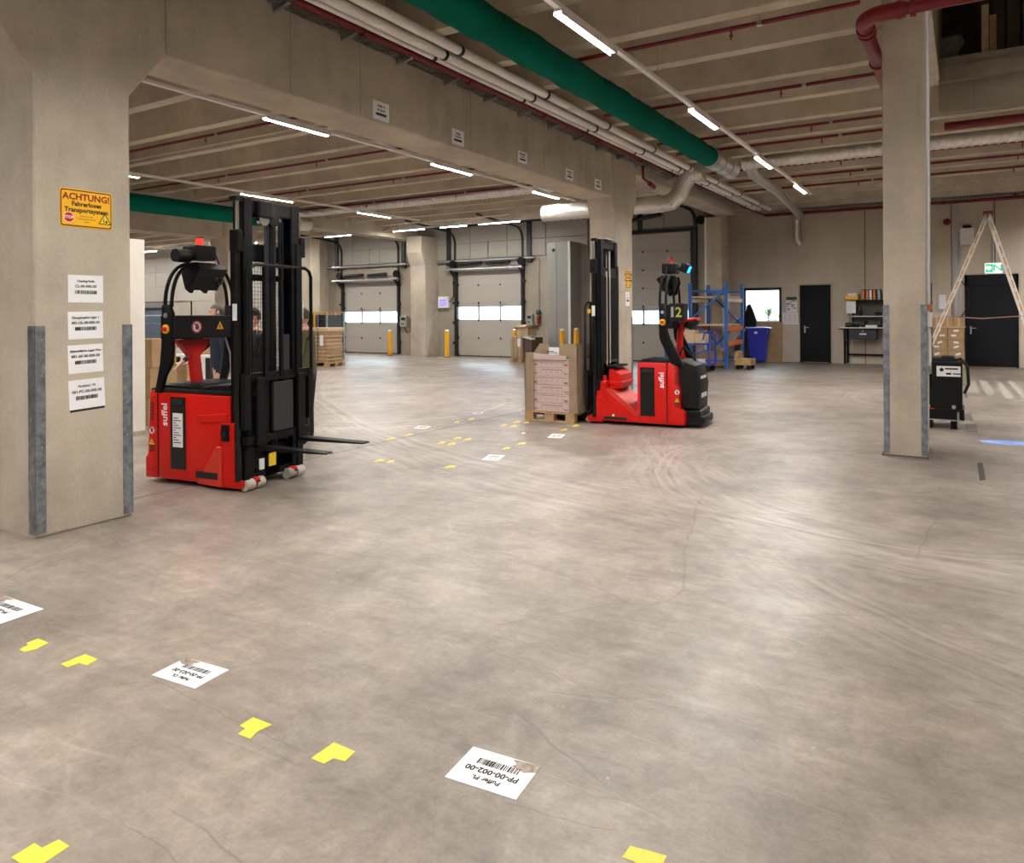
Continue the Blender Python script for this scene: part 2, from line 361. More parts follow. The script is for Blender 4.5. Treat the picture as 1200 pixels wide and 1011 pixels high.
# columns and beams of the main row
def column(name, label, x0, x1, prof, base):
    o = empty(name, (0, 0, 0), label, 'column'); o.location = base
    mb = MB(); mb.prism([(y-base[1], z) for y, z in prof], 'x', x0-base[0], x1-base[0], .018); mb.build('shaft', CONC, o); return o
def guard(o, base, x, y, sx, sy, h, wd=.075, z0=.03):   # steel angle on a column corner
    x -= base[0]; y -= base[1]; mb = MB()
    mb.bb(x, x+sx*.006, y-sy*.004, y-sy*wd, z0, h); mb.bb(x+sx*.004, x-sx*wd, y, y+sy*.006, z0, h); g_ = mb.build('corner_guard', STEELB, o)
    rm = MB()
    for k in range(6): rm.sph((x+sx*.006, y-sy*wd*.6, z0+.1+k*(h-z0-.2)/5), .008, u=6, v=4)
    rm.build('rivet', STEEL, g_)
b0 = (-5.71, 3.12, 0)
cl = column('concrete_column', 'massive concrete column with yellow warning sign and four label sheets', -6.36, -5.71,
    [(2.75, 0), (3.48, 0), (3.48, 3.36), (3.80, 3.78), (3.80, ZD), (2.44, ZD), (2.44, 3.78), (2.75, 3.36)], b0)
guard(cl, b0, -5.71, 2.75, 1, -1, 1.53); guard(cl, b0, -5.71, 3.48, 1, 1, 1.53)
b1 = (-5.72, 13.5, 0)
cm = column('concrete_column', 'concrete column behind the lifted mast of the truck carrying a pallet', -6.25, -5.72,
    [(13.12, 0), (13.98, 0), (13.98, 3.42), (14.22, 3.9), (14.22, ZD), (12.97, ZD), (12.97, 3.8), (13.12, 3.4)], b1)
guard(cm, b1, -5.72, 13.98, 1, 1, 1.5)
b2 = (-.58, 9.45, 0)
cr_ = empty('concrete_column', b2, 'slim square concrete column standing free, steel guards on its lower corners', 'column')
MB().bb(-.205, .21, -.30, .30, 0, ZD, .012).build('shaft', CONC, cr_)
MB().bb(-.23, .225, -.31, .31, 0, .018).build('foot_joint', JOINT, cr_)
guard(cr_, b2, -.785, 9.15, -1, -1, 1.66, .055); guard(cr_, b2, -.37, 9.15, 1, -1, 1.66, .055)
for i, (dx, dy, r_c, z1) in enumerate(((.225, -.22, .018, ZD), (.235, -.1, .014, ZD), (.228, .02, .012, 3.2))):
    MB().cyl((dx, dy, .9 if i else 1.0), (dx, dy, z1), r_c, 8).build('conduit', (WHITE, STEEL, DGREY)[i], cr_)
MB().box((.235, -.22, 1.50), (.05, .09, .16), bev=.006).build('junction_box', WHITE, cr_)
MB().box((.235, -.22, 1.63), (.05, .05, .06), bev=.006).build('switch', ORANGE, cr_)
MB().cyl((.232, -.24, 1.05), (.232, -.24, 1.35), .022, 8).build('sleeve', WHITE, cr_)
MB().cyl((.24, -.03, .75), (.24, -.03, 1.9), .015, 8).build('post', BLK, cr_)
def beam(label, x0, x1, y0, y1, z0, joints=()):
    o = empty('concrete_beam', ((x0+x1)/2, (y0+y1)/2, z0), label, 'beam'); hx, hy = (x1-x0)/2, (y1-y0)/2
    MB().box((0, 0, (ZD-z0)/2), (hx*2, hy*2, ZD-z0), bev=.02).build('beam_body', CONC, o)
    for y in joints: MB().bb(hx, hx+.0015, y-(y0+y1)/2-.002, y-(y0+y1)/2+.002, .02, ZD-z0-.1).build('formwork_joint', JOINT, o)
    return o
beam('long concrete beam with five code signs between the two big columns', -6.34, -5.72, 3.805, 12.965, 3.78, (5.15, 6.15, 8.3, 9.8, 10.35))
beam('raised concrete beam above silver duct elbow running to the end wall', -6.42, -5.86, 14.225, 22.25, 4.47)
ccx0, ccx1 = gY(828, 330, 22.2).x, gY(846, 330, 22.2).x
cc = empty('concrete_column', ((ccx0+ccx1)/2, 22.5, 0), 'narrow concrete wall column behind the blue shelf rack', 'column')
hw = (ccx1-ccx0)/2
MB().bb(-hw, hw, -.3, .28, 0, 4.45, .01).build('shaft', CONC, cc); MB().bb(-hw-.06, -hw, -.29, .27, 0, 4.45).build('edge_strip', WHITE, cc)
MB().bb(-hw+.02, hw-.02, -.306, -.3, 3.25, 3.29).build('ledge', CONC, cc)
# second row, seen through the portal
beam('distant concrete beam below the far green duct, left bay', -18.62, -18.0, 2.0, 13.68, 3.78)
beam('distant raised concrete beam in the left bay running to the dock wall', -18.62, -18.0, 14.9, YD-.3, 4.4)
cs = column('concrete_column', 'distant concrete column with haunch behind the near truck mast', -18.6, -18.0,
    [(13.86, 0), (14.7, 0), (14.7, 3.4), (14.9, 3.9), (14.9, ZD), (13.68, ZD), (13.68, 3.8), (13.86, 3.36)], (-18.3, 14.2, 0))
cw = empty('concrete_column', (-17.9, YD-.4, 0), 'haunched concrete wall column between the first two dock doors', 'column')
x0, x1 = gY(481, 350, YD-.8).x, gY(494, 350, YD-.8).x; xc = (x0+x1)/2; cw.location.x = xc; hw = (x1-x0)/2
mb = MB(); mb.prism([(-.4, 0), (.4, 0), (.4, 4.5), (-.62, 4.5), (-.62, 3.9), (-.4, 3.4)], 'x', -hw, hw+.18, .012); mb.build('shaft', CONC, cw)
cw2 = empty('concrete_column', (gY(373, 350, YD-.3).x, YD-.2, 0), 'concrete wall column left of the first dock door', 'column')
MB().bb(-.3, .3, -.3, .2, 0, 4.9, .012).build('shaft', CONC, cw2)
# white painted partition end between the big column and the near truck
wp = empty('partition_pillar', (-9.55, 5.6, 0), 'white painted pillar beside the left column, base behind near red truck', 'pillar')
MB().bb(-.12, .12, -.5, .34, .06, 2.62, .006).build('panel', mat('white_pillar_paint', (.85, .80, .72), .6, noise=.04), wp); MB().bb(-.13, .13, -.51, .35, 0, .06).build('plinth', CONC, wp)

# ------------------------------------------------------------------ dock wall with doors
DOORS = []   # x0, x1, top z
def dx(px, y=380): return gY(px, y, YD).x
D1 = (dx(403), dx(467.5), 3.02); D2 = (dx(536), dx(613), 3.28); D3 = (dx(726), dx(812), 4.12); D0 = (dx(150), dx(196), 2.0)
segs = []; xs = [XL] + [v for d in sorted((D0, D1, D2, D3)) for v in d[:2]] + [XCOR]
wb = MB()
for i in range(0, len(xs), 2): wb.bb(xs[i], xs[i+1], YD, YD+.2, 0, ZD)
for d in (D0, D1, D2, D3): wb.bb(d[0], d[1], YD, YD+.2, d[2], ZD)
wall_dock = struct('wall_dock', wb, CONC_K)
struct('wall_return', MB().bb(XCOR-.2, XCOR, YD, YE+.2, 0, ZD), CONC_W)
# insulated panels on the upper part of the dock wall
PZ = (3.55, 4.25, ZD-.28)
def wpanels(x0, x1, z0, z1, n, nz=2):
    for i in range(n):
        for k in range(nz):
            a, b = x0+(x1-x0)*i/n, x0+(x1-x0)*(i+1)/n; za, zb = z0+(z1-z0)*k/nz, z0+(z1-z0)*(k+1)/nz
            MB().bb(a+.008, b-.008, YD-.05, YD, za+.006, zb-.006, .006).build('wall_panel', PANELW, wall_dock)
wpanels(dx(384), dx(479), 3.62, 4.82, 3); wpanels(dx(512), dx(690), 3.62, 4.82, 4); wpanels(dx(735), dx(826), 4.3, 4.95, 2, 1)
wpanels(dx(232), dx(340), 0.05, 4.5, 4, 4); wpanels(dx(120), dx(232), 2.3, 4.5, 5, 3)
wpanels(dx(648), dx(724), .05, 3.6, 3, 4)
for a, b in ((dx(384), dx(479)), (dx(512), dx(690))): MB().bb(a, b, YD-.14, YD, 4.84, 4.97).build('lintel', FRAMED, wall_dock)
MB().bb(D3[0]-.1, D3[1]+.15, YD-.12, YD, 4.14, 4.24).build('lintel', FRAMED, wall_dock)
def dock_door(n, d, nsec, wsec, zc=None, solid=False):
    x0, x1, zt = d; o = empty('door_%d' % n, ((x0+x1)/2, YD+.05, 0)); o['kind'] = 'structure'; hw = (x1-x0)/2; sh = zt/nsec
    for i in range(nsec):
        za, zb = i*sh+.001, (i+1)*sh
        if i == wsec:
            f_ = MB().bb(-hw, hw, -.03, .03, za, za+.05).bb(-hw, hw, -.03, .03, zb-.12, zb)
            for k in range(4): xx = -hw+.02+(2*hw-.04)*k/3; f_.bb(xx-.03, xx+.03, -.03, .03, za, zb)
            fr = f_.build('window_section', DOORW, o)
            for k in range(3):
                xa = -hw+.05+(2*hw-.04)*k/3; MB().bb(xa, xa+(2*hw-.04)/3-.06, -.004, .004, za+.05, zb-.12).build('pane', GLASS, fr)
        else:
            p = MB().bb(-hw, hw, -.03, .03, za, zb, .008)
            for q in range(3): p.bb(-hw+.02, hw-.02, -.033, -.03, za+(zb-za)*(q+.5)/3-.004, za+(zb-za)*(q+.5)/3+.004)
            p.build('door_panel', GREYB if solid else DOORW, o)
        if not solid:
            for k in (1, 2): MB().box((-hw+2*hw*k/3, -.045, i*sh+.02), (.05, .03, .06)).build('hinge', DGREY, o)
            for s in (-1, 1): MB().box((s*(hw-.03), -.05, i*sh+.04), (.08, .04, .09)).build('roller_bracket', FRAMED, o)
    MB().bb(-hw, hw, -.04, .04, 0, .035).build('bottom_seal', INK, o)
    for s in (-1, 1): MB().bb(s*(hw+.02)-.06, s*(hw+.02)+.06, -.13, -.04, 0, zt+.1).build('guide_rail', FRAMED, o)
    return o, hw
def torsion(o, hw, zb, ztop):
    MB().cyl((-hw-.45, -.22, zb), (hw+.1, -.22, zb), .075, 14).build('spring_shaft_cover', STEEL, o, True)
    for s in (-.5, .35): MB().cyl((s*hw-.55, -.18, zb+.2), (s*hw+.45, -.18, zb+.24), .05, 8).build('torsion_spring', FRAMED, o)
    for s in (-1, 1):
        MB().cyl((s*(hw+.05), -.3, zb+.22), (s*(hw+.05), -.2, zb+.22), .14, 14).build('cable_drum', BLK, o)
        MB().prism([(-.45, zb-.02), (-.05, zb-.02), (-.05, zb-.42)], 'x', s*(hw+.06)-.02, s*(hw+.06)+.02).build('bracket', DGREY, o)
        xx = s*(hw+.04); pts = [(xx, -.12, 1.0), (xx, -.12, ztop-.35)] + [(xx, -.12-.45*(1-math.cos(t)), ztop-.35+.45*math.sin(t)) for t in (.4, .8, 1.2, math.pi/2)] + [(xx, -3.0, ztop+.25)]
        MB().tube(pts, .04, 6).build('track', FRAMED, o)
        for k in range(4): MB().box((xx+s*.05, -.12, .5+k*.75), (.1, .08, .1)).build('track_bracket', FRAMED, o)
        MB().bb(xx-.09+s*.28, xx+.09+s*.28, -.16, -.06, 3.4, 4.85).build('post', FRAMED, o)
    MB().cyl((-hw-.9, -.16, 3.55), (hw+.55, -.16, 3.55), .05, 10).build('header_pipe', STEEL, o, True)
    MB().bb(-.02, .02, -.1, -.06, 3.62, 4.25).build('spring_support', DGREY, o)
door1, h1 = dock_door(1, D1, 5, 2); torsion(door1, h1, D1[2]-.05, 4.5)
door2, h2 = dock_door(2, D2, 5, 2); torsion(door2, h2, D2[2]-.05, 4.55)
door3, h3 = dock_door(3, D3, 7, 2)
for s in (1,):
    xx = s*(h3+.14); pts = [(xx, -.12, .6), (xx, -.12, 4.2), (xx, -.3, 4.6), (xx, -.6, 4.72), (xx, -3.4, 4.8)]
    MB().tube(pts, .05, 6).build('track', FRAMED, door3); MB().cyl((xx+.15, -.2, 4.45), (xx+.15, -.1, 4.45), .14, 12).build('cable_drum', BLK, door3)
MB().cyl((-.95, -.25, 4.55), (.3, -.25, 4.7), .06, 8).build('torsion_spring', FRAMED, door3); MB().bb(-1.05, -.9, -.16, -.05, 4.25, 4.9).build('post', FRAMED, door3); MB().bb(-.55, -.4, -.16, -.05, 4.25, 4.85).build('post', FRAMED, door3)
door4, h4 = dock_door(4, D0, 5, 99, solid=True)
MB().bb(D0[0]-.2-door4.location.x, D0[1]+.2-door4.location.x, -.15, -.05, 2.0, 2.25).build('header', STEEL, door4)
# yard outside
struct('ground', MB().bb(-60, 30, YD+.2, 70, -.25, -.05), ASPH)
fc = empty('neighbour_building', (-10, 46, -.05), 'pale building with teal stripes seen through the dock door windows', 'building')
MB().bb(-42, 24, 0, 1, 0, 7.5).build('facade', FACADE, fc)
for k in range(16): MB().bb(-40+k*4, -39+k*4, -.06, 0, .4, 7).build('stripe', FACADE2, fc)
tr = empty('trailer', (-20.8, YD+3.0, 0), 'dark lorry trailer outside the first dock door window', 'trailer'); MB().bb(-.4, 1.0, 0, 6, .9, 3.6, .03).build('trailer_box', mat('trailer_blue', (.20, .25, .42), .5), tr); MB().bb(-.3, .9, 0, 6, .5, .9).build('chassis', BLK, tr)
for q in (1, 2.4): MB().cyl((-.3, q, .45), (.9, q, .45), .5, 14).build('wheel', BLKP, tr)

# ------------------------------------------------------------------ end wall with window and doors
W0 = (gY(871, 360, YE).x, gY(916, 360, YE).x, gY(893, 386, YE).z, gY(893, 337, YE).z)
we = MB().bb(XCOR, W0[0], YE, YE+.25, 0, ZD).bb(W0[1], XR, YE, YE+.25, 0, ZD).bb(W0[0], W0[1], YE, YE+.25, 0, W0[2]).bb(W0[0], W0[1], YE, YE+.25, W0[3], ZD)
wall_end = struct('wall_end', we, CONC_W)
for px in (1013.5, 1115, 1166): x = gY(px, 300, YE).x; MB().bb(x-.012, x+.012, YE-.001, YE, 0, 4.7).build('panel_joint', JOINT, wall_end)
wn = empty('window_1', ((W0[0]+W0[1])/2, YE+.06, W0[2])); wn['kind'] = 'structure'; hw, hh = (W0[1]-W0[0])/2, W0[3]-W0[2]
MB().bb(-hw, hw, -.06, .04, 0, .09).bb(-hw, hw, -.06, .04, hh-.09, hh).bb(-hw, -hw+.08, -.06, .04, 0, hh).bb(hw-.08, hw, -.06, .04, 0, hh).build('window_frame', FRAMED, wn)
MB().bb(-hw+.08, hw-.08, -.005, .005, .09, hh-.09).build('pane', GLASS, wn); MB().bb(-hw-.03, hw+.03, -.09, -.05, -.04, 0).build('window_sill', WHITE, wn)
wo = empty('office_partition', (W0[0]+.4, YE+3.2, 0), 'bright white blind and wall seen through the office window', 'blind')
MB().bb(-2.2, .3, 0, .06, .0, 3.2).build('blind', WHITE, wo); MB().bb(.36, .42, -.02, .06, 0, 3.2).build('mullion', STEEL, wo)
def pot(x, y, z, s, label, m_):
    o = empty('potted_plant', (x, y, z), label, 'plant'); MB().cyl((0, 0, 0), (0, 0, .12*s), .06*s, 12, .085*s).build('pot', WHITE, o)
    for k in range(14):
        a = k*2.4; t = .35+.25*random.random(); l = MB(); p = [Vector((0, 0, .1*s)), Vector((math.cos(a)*t*.4*s, math.sin(a)*t*.4*s, .1*s+t*.55*s)), Vector((math.cos(a)*t*.9*s, math.sin(a)*t*.9*s, .1*s+t*.7*s*(.6+.6*random.random())))]
        sd = Vector((-math.sin(a), math.cos(a), 0))*.03*s
        l.poly([p[0]-sd*.4, p[0]+sd*.4, p[1]+sd, p[1]-sd]); l.poly([p[1]-sd, p[1]+sd, p[2]]); l.build('leaf', m_, o)
sl = empty('window_ledge', ((W0[0]+W0[1])/2, YE+.44, W0[2]), 'white ledge with plants just inside the office window', 'ledge'); MB().bb(-hw, hw, -.14, .14, 0, .30, .01).build('ledge', WHITE, sl)
p_ = gY(900, 372, YE+.35); pot(p_.x, YE+.44, W0[2]+.30, .95, 'bushy green plant on the white ledge behind the office window', GRN)
p_ = gY(910, 372, YE+.35); pot(p_.x+.05, YE+.44, W0[2]+.30, .5, 'small yellow green plant on the white ledge behind window', mat('yellow_leaf', (.5, .5, .02), .6))
ct = empty('hanging_coat', (W0[0]+.24, YE-.04, 1.0), 'black coat hanging at the left edge of the office window', 'coat'); mb = MB(); mb.prism([(-.16, 0), (.18, 0), (.2, .3), (.1, .62), (.0, .85), (-.1, .8), (-.16, .5)], 'y', -.07, .03, .02); mb.build('coat', BLKP, ct)
def wall_door(n, px0, px1, pyt, transom=0.0):
    x0, x1 = gY(px0, 400, YE).x, gY(px1, 400, YE).x; zt = gY((px0+px1)/2, pyt, YE).z; o = empty('door_%d' % n, ((x0+x1)/2, YE, 0)); o['kind'] = 'structure'; hw = (x1-x0)/2
    MB().bb(-hw, -hw+.06, -.06, .02, 0, zt).bb(hw-.06, hw, -.06, .02, 0, zt).bb(-hw, hw, -.06, .02, zt-.07-transom, zt).build('door_frame', DOORD, o)
    MB().bb(-hw+.06, hw-.06, -.03, .02, .02, zt-.07-transom, .004).build('door_leaf', DOORD, o)
    MB().bb(-hw-.05, -hw, -.03, 0, 0, zt+.04).bb(hw, hw+.05, -.03, 0, 0, zt+.04).bb(-hw, hw, -.03, 0, zt, zt+.04).build('architrave', CONC, o)
    hd = MB().box((-hw+.14, -.04, 1.03), (.045, .015, .22), bev=.004).tube([(-hw+.14, -.04, 1.09), (-hw+.14, -.085, 1.09), (-hw+.27, -.09, 1.09)], .012, 8); hd.build('door_handle', STEEL, o)
    return o, hw, zt
wall_door(5, 938, 974, 334); wall_door(6, 1131, 1194, 321.5, .22)
# ------------------------------------------------------------------ services under the ceiling
ZL = 4.42; KL = (ZL-EYE)/(4.69-EYE)     # rails hang below ducts and pipes
def light_row(label_rail, x, y0, y1, z, segs, names, axis='y', group=None, lip=.013):
    if axis == 'y' and z == ZL: x, y0, y1, segs = x*KL, y0*KL, y1*KL, [(a*KL, b*KL) for a, b in segs]
    o = empty('light_rail', (x, (y0+y1)/2, z) if axis == 'y' else ((y0+y1)/2, x, z), label_rail, 'light rail'); h = (y1-y0)/2
    if axis == 'y': MB().bb(-.03, .03, -h, h, 0, .045).build('rail', WHITE, o)
    else: MB().bb(-h, h, -.03, .03, 0, .045).build('rail', WHITE, o)
    for q_ in range(int((y1-y0)/2.2)):
        v_ = -h+.6+q_*2.2; hz = (ZD if z < 5 else 9)-z; (MB().bb(-.004, .004, v_-.004, v_+.004, .045, hz) if axis == 'y' else MB().bb(v_-.004, v_+.004, -.004, .004, .045, hz)).build('hanger', STEEL, o)
    for i, (a, b) in enumerate(segs):
        l = empty('led_light', (x, (a+b)/2, z) if axis == 'y' else ((a+b)/2, x, z), names[i] if i < len(names) else names[-1], 'ceiling light', group); q = (b-a)/2
        if axis == 'y':
            MB().bb(-.037, .037, -q, q, -.034, -.001).build('housing', WHITE, l); MB().bb(-.033, .033, -q+.01, q-.01, -.038, -.034).build('diffuser', TUBE, l); MB().bb(-.041, -.037, -q, q, -.038-lip, -.001).bb(.037, .041, -q, q, -.038-lip, -.001).build('reflector_lip', WHITE, l)  # side lips added as shields, they cut off light thrown sideways
        else:
            MB().bb(-q, q, -.037, .037, -.034, -.001).build('housing', WHITE, l); MB().bb(-q+.01, q-.01, -.033, .033, -.038, -.034).build('diffuser', TUBE2 if a > -23 else TUBE, l)
light_row('white lighting rail hung under the ribs right of the green duct', -3.52, -8, 21.0, ZL, [(6.67, 8.08), (10.94, 12.34), (15.03, 16.4), (18.95, 20.35), (2.5, 3.9), (-1.6, -.2), (-5.7, -4.3)],
    ['nearest bright LED tube right of the green duct', 'second bright LED tube on the rail right of green duct', 'third LED tube on the right rail, crossing silver duct', 'farthest LED tube on the right rail near the end wall', 'LED tube on the right rail above the camera'], group='LED tubes on the right rail', lip=.024)
light_row('white lighting rail close behind the long beam in left bay', -9.27, -6, 18.5, ZL, [(7.83, 9.2), (12.06, 13.5), (16.24, 17.6), (3.7, 5.1), (-.5, .9), (-4.6, -3.2)],
    ['bright LED tube behind the beam, nearest the massive column', 'LED tube behind the beam, under the third code sign', 'LED tube behind the beam, left of the middle column', 'LED tube on the left rail behind the massive column'], group='LED tubes on the left bay rail')
light_row('thin lighting rail deep in the left bay above near truck mast', -15.55, 0, 19.5, ZL, [(12.4, 14.1), (16.6, 18.1), (8.3, 9.7), (4.2, 5.6)],
    ['LED tube just above the near truck mast', 'LED tube deep in left bay right of near truck mast', 'LED tube deep in left bay hidden by the massive column'], group='LED tubes on the deep left rail')
light_row('lighting rail along the dock wall above the doors', 20.6, -37.5, -9.0, 4.60, [(-29.6, -28.2), (-25.8, -24.4), (-21.0, -19.0), (-17.6, -16.2), (-15.5, -14.4), (-13.9, -12.3), (-36.6, -35.2), (-33.2, -31.8)],  # rail lengthened leftwards, last pair of tubes added to brighten the far wall
    ['LED tube on dock rail far left behind the truck arch', 'LED tube on dock rail beside the truck beacon', 'LED tube on dock rail above the first dock door', 'LED tube on dock rail above the wall column', 'LED tube on dock rail left above second dock door', 'LED tube on dock rail right above second dock door', 'LED tube on dock rail hidden behind the massive column', 'outer LED tube on dock rail near the white pillar'], axis='x')
light_row('lighting rail in the right hand bay out of view', 3.6, -8, 12.8, 6.6, [(10.6, 12.0), (6.4, 7.8), (2.2, 3.6), (-2, -.6), (-6, -4.6)], ['LED tube in the right hand bay'], group='LED tubes right bay', lip=.024)
light_row('lighting rail at far right under ribs by end wall', 2.7, 14.5, 26.2, ZL, [(15.6, 17.1), (19.6, 21.1), (23.2, 24.7)], ['LED tube at the far right near the end wall'], group='LED tubes far right', lip=.024)  # row outside the frame, placed there to brighten the end wall
light_row('far left lighting rail behind distant beam', -25.0, 5, 19.5, ZL, [(8, 9.4), (12, 13.4), (16, 17.4)], ['LED tube in the farthest left bay'], group='LED tubes far left')

light_row('lighting rail behind the far left bay wall column', -33.0, 5, 19.5, ZL, [(8, 9.4), (12, 13.4), (16, 17.4)], ['LED tube in the outermost left bay'], group='LED tubes outermost left')  # extra row added out of sight to light the far left wall
# sprinkler branch lines
def sprinkler(y, x0, x1, label, z=4.68, r=.026, heads=()):
    o = empty('sprinkler_pipe', ((x0+x1)/2, y, z), label, 'pipe'); c = (x0+x1)/2
    MB().cyl((x0-c, 0, 0), (x1-c, 0, 0), r, 10).build('pipe', SPRK, o, True)
    for hx in heads:
        h = MB().cyl((hx-c, 0, -r), (hx-c, 0, -r-.05), .012, 8).cyl((hx-c, 0, -r-.05), (hx-c, 0, -r-.06), .025, 8).cyl((hx-c, 0, -r-.06), (hx-c, 0, -r-.10), .008, 6); h.build('sprinkler_head', SPRK, o)
        MB().bb(hx-c+.3, hx-c+.31, -.006, .006, 0, .12).bb(hx-c+.28, hx-c+.33, -.03, .03, -r-.004, r).build('hanger', STEEL, o)
rn = ('first', 'second', 'third', 'fourth', 'fifth', 'sixth', 'seventh')
for i, y in enumerate((8.26, 10.85, 13.24, 14.28, 16.65, 18.1, 19.6)):
    sprinkler(y, -4.6 if i == 0 else -4.9, -.9 if y < 14.5 else 7.5, rn[i]+' red sprinkler pipe counted from the front, right of the green duct', 4.72, heads=(-2.2, .9) if y > 14.5 else (-2.2,))
for i, y in enumerate((8.26, 10.85, 13.24, 15.7)):
    sprinkler(y, -17.9 if i else -15, -6.4, rn[i]+' red sprinkler pipe counted from the front, behind the long beam', 4.72, heads=(-8.2, -11.3, -14.4))
sprinkler(9.6, -34, -18.7, 'distant red sprinkler pipe under far left ribs', 4.6, .035); sprinkler(13.6, -34, -18.7, 'distant red sprinkler pipe beyond far beam', 4.6, .035)
sprinkler(14.35, -.3, 7.5, 'thick red pipe under slab edge right of the square column', 4.66, .07, heads=())
cw_ = empty('white_conduit', (-12, 8.7, 4.7), 'thin white conduit along a rib behind the near beam', 'conduit'); MB().cyl((-5.5, 0, 0), (5.2, 0, 0), .011, 8).build('conduit', WHITE, cw_)
# red main with elbow at the square column
rm = empty('red_main_pipe', (-.9, 8.35, 4.6), 'thick red main pipe with elbow beside the top of the square column', 'pipe')
MB().tube([(0, 5.0, 0), (0, .25, 0)], .075, 16).build('pipe', REDL if False else mat('main_pipe_red', (.20, .007, .014), .35), rm, True)
MP = MATS['main_pipe_red']
MB().tube([(0, .28, 0)] + [(.22-.22*math.cos(t), .22-.22*math.sin(t), .0) for t in [k*math.pi/16 for k in range(0, 9)]] + [(.4, 0, .0)], .082, 16).build('elbow', MP, rm, True)
MB().tube([(.38, 0, .0), (1.6, 0, .0)], .062, 14).build('branch', MP, rm, True)
for y in (.35, .48, 1.6): MB().cyl((0, y, 0), (0, y+.06, 0), .095, 18).build('coupling', MP, rm)
for x in (.32, .44): MB().cyl((x, 0, 0), (x+.05, 0, 0), .09, 18).build('flange', MP, rm)
# foil wrapped pipes, red pipe and wire tray along the beam
for i, (x, z, r, nm) in enumerate(((-5.06, 4.76, .055, 'topmost silver foil pipe beside the green duct'), (-5.29, 4.75, .055, 'middle silver foil pipe along the long beam'), (-5.44, 4.745, .03, 'thin silver foil pipe next to the red pipe on beam'))):
    o = empty('foil_pipe', (x, 9, z-.075), nm, 'pipe'); MB().cyl((0, -13, 0), (0, 13.9+(.3 if i == 0 else 0), 0), r, 14).build('pipe', SILVP, o, True)
    for k in range(9): MB().cyl((0, -4+k*2.1, 0), (0, -3.95+k*2.1, 0), r+.008, 12).build('clamp', DGREY, o)
o = empty('red_pipe', (-5.545, 9, 4.655), 'long red pipe along the beam above the wire tray', 'pipe'); MB().cyl((0, -13, 0), (.0, 13.4, 0), .038, 12).build('pipe', SPRK, o, True)
MB().tube([(.0, 13.4, 0), (.08, 15.2, .0)], .03, 10).build('pipe_end', SPRK, o, True)
for k in range(10): MB().cyl((0, -5+k*2, 0), (0, -4.94+k*2, 0), .052, 12).build('coupling', SPRK, o)
MB().tube([(-.06, 5.3, 0), (-.06, 5.3, -.32), (.0, 5.55, -.42)], .028, 10).build('drop', SPRK, o, True); MB().cyl((.0, 5.5, -.41), (.0, 5.75, -.45), .05, 10).build('valve', SPRK, o)
o = empty('wire_tray', (-5.652, 9, 4.60), 'galvanised wire mesh tray on brackets along the long beam', 'cable tray')
MB().bb(-.055, -.05, -12, 13, 0, .04).bb(.05, .055, -12, 13, 0, .03).bb(-.004, .004, -12, 13, 0, .008).build('rail', STEEL, o)
mb = MB()
for k in range(210): y = -6+k*.09; mb.bb(-.055, .055, y, y+.012, 0, .009)
mb.build('rungs', STEEL, o)['kind'] = 'stuff'
for k in range(14):
    y = 4.95-9+k*.92; MB().prism([(-.068, -.07), (-.068, 0), (.15, 0), (.15, -.02)], 'y', y-.02, y+.02).build('bracket', STEEL, o)
# pipe round the end wall
o = empty('red_wall_pipe', (-.5, YE-.052, 4.67), 'red pipe running along the top of the end wall', 'pipe'); MB().cyl((-5.0, 0, 0), (8.2, 0, 0), .045, 12).build('pipe', SPRK, o, True)
for k in range(5): MB().cyl((-4.9+k*2.4, 0, 0), (-4.78+k*2.4, 0, 0), .052, 12).build('coupling', SPRK, o)
MB().sph((1.65, -.05, .17), .12).build('valve', SPRK, o)
o = empty('wall_cable_tray', (-.5, YE-.15, 4.76), 'perforated cable tray at the top of the end wall', 'cable tray'); MB().bb(-4.6, 8.2, -.1, .1, 0, .01).bb(-4.6, 8.2, -.1, -.09, 0, .09).build('tray', STEEL, o)
mb = MB()
for k in range(150): mb.bb(-4.5+k*.085, -4.47+k*.085, -.104, -.1, .02, .07)
mb.build('slots', INK, o)['kind'] = 'stuff'
# green textile duct, metal end, spiral ducts
def corr(r, y0, y1, step, d, axis='y', n=20, amp=.012):
    pts = []; rr = []; k = 0; y = y0
    while y <= y1+1e-6: pts.append((0, y, 0) if axis == 'y' else (y, 0, 0)); rr.append(r+(amp if k % d == 0 else 0)); y += step; k += 1
    return MB().tube(pts, rr, n)
o = empty('textile_duct', (-4.07, 10, 4.48), 'green textile air duct hanging right of the foil pipes', 'duct')
pts, rr = [], []
for k in range(120):
    y = -16+k*.1655; pts.append((.004*math.sin(k*1.7), y, .004*math.sin(k*2.3))); rr.append(.182+.006*math.sin(k*.9)+.004*math.sin(k*2.1))
MB().tube(pts, rr, 24).build('textile', GREEN, o, True)
MB().bb(-.012, .012, -16, 3.7, .185, .205).build('suspension_rail', STEEL, o)
mb = MB()
for k in range(70): mb.sph((.17, -8+k*.17, .05), .011, u=6, v=4).sph((.165, -7.9+k*.17, -.06), .011, u=6, v=4)
mb.build('nozzles', INK, o)['kind'] = 'stuff'
MB().cyl((0, 3.66, 0), (0, 3.85, 0), .19, 24).build('clamp_ring', STEEL, o, True); MB().cyl((0, 3.85, 0), (0, 5.2, 0), .185, 24).build('metal_end', SILV, o, True); MB().cyl((0, 4.2, 0), (0, 4.25, 0), .197, 24).build('seam_ring', STEEL, o, True); MB().cyl((0, 4.7, 0), (0, 4.74, 0), .197, 24).build('seam_ring', STEEL, o, True)
o = empty('spiral_duct', (-1, 15.72, 4.70), 'silver spiral air duct crossing behind the square column', 'duct')
corr(.15, -2.95, 8.5, .045, 3, 'x', amp=.016).build('spiral_pipe', SILV, o, True)
o = empty('spiral_duct', (-11.5, 15.9, 4.70), 'silver spiral air duct under the left bay ribs', 'duct')
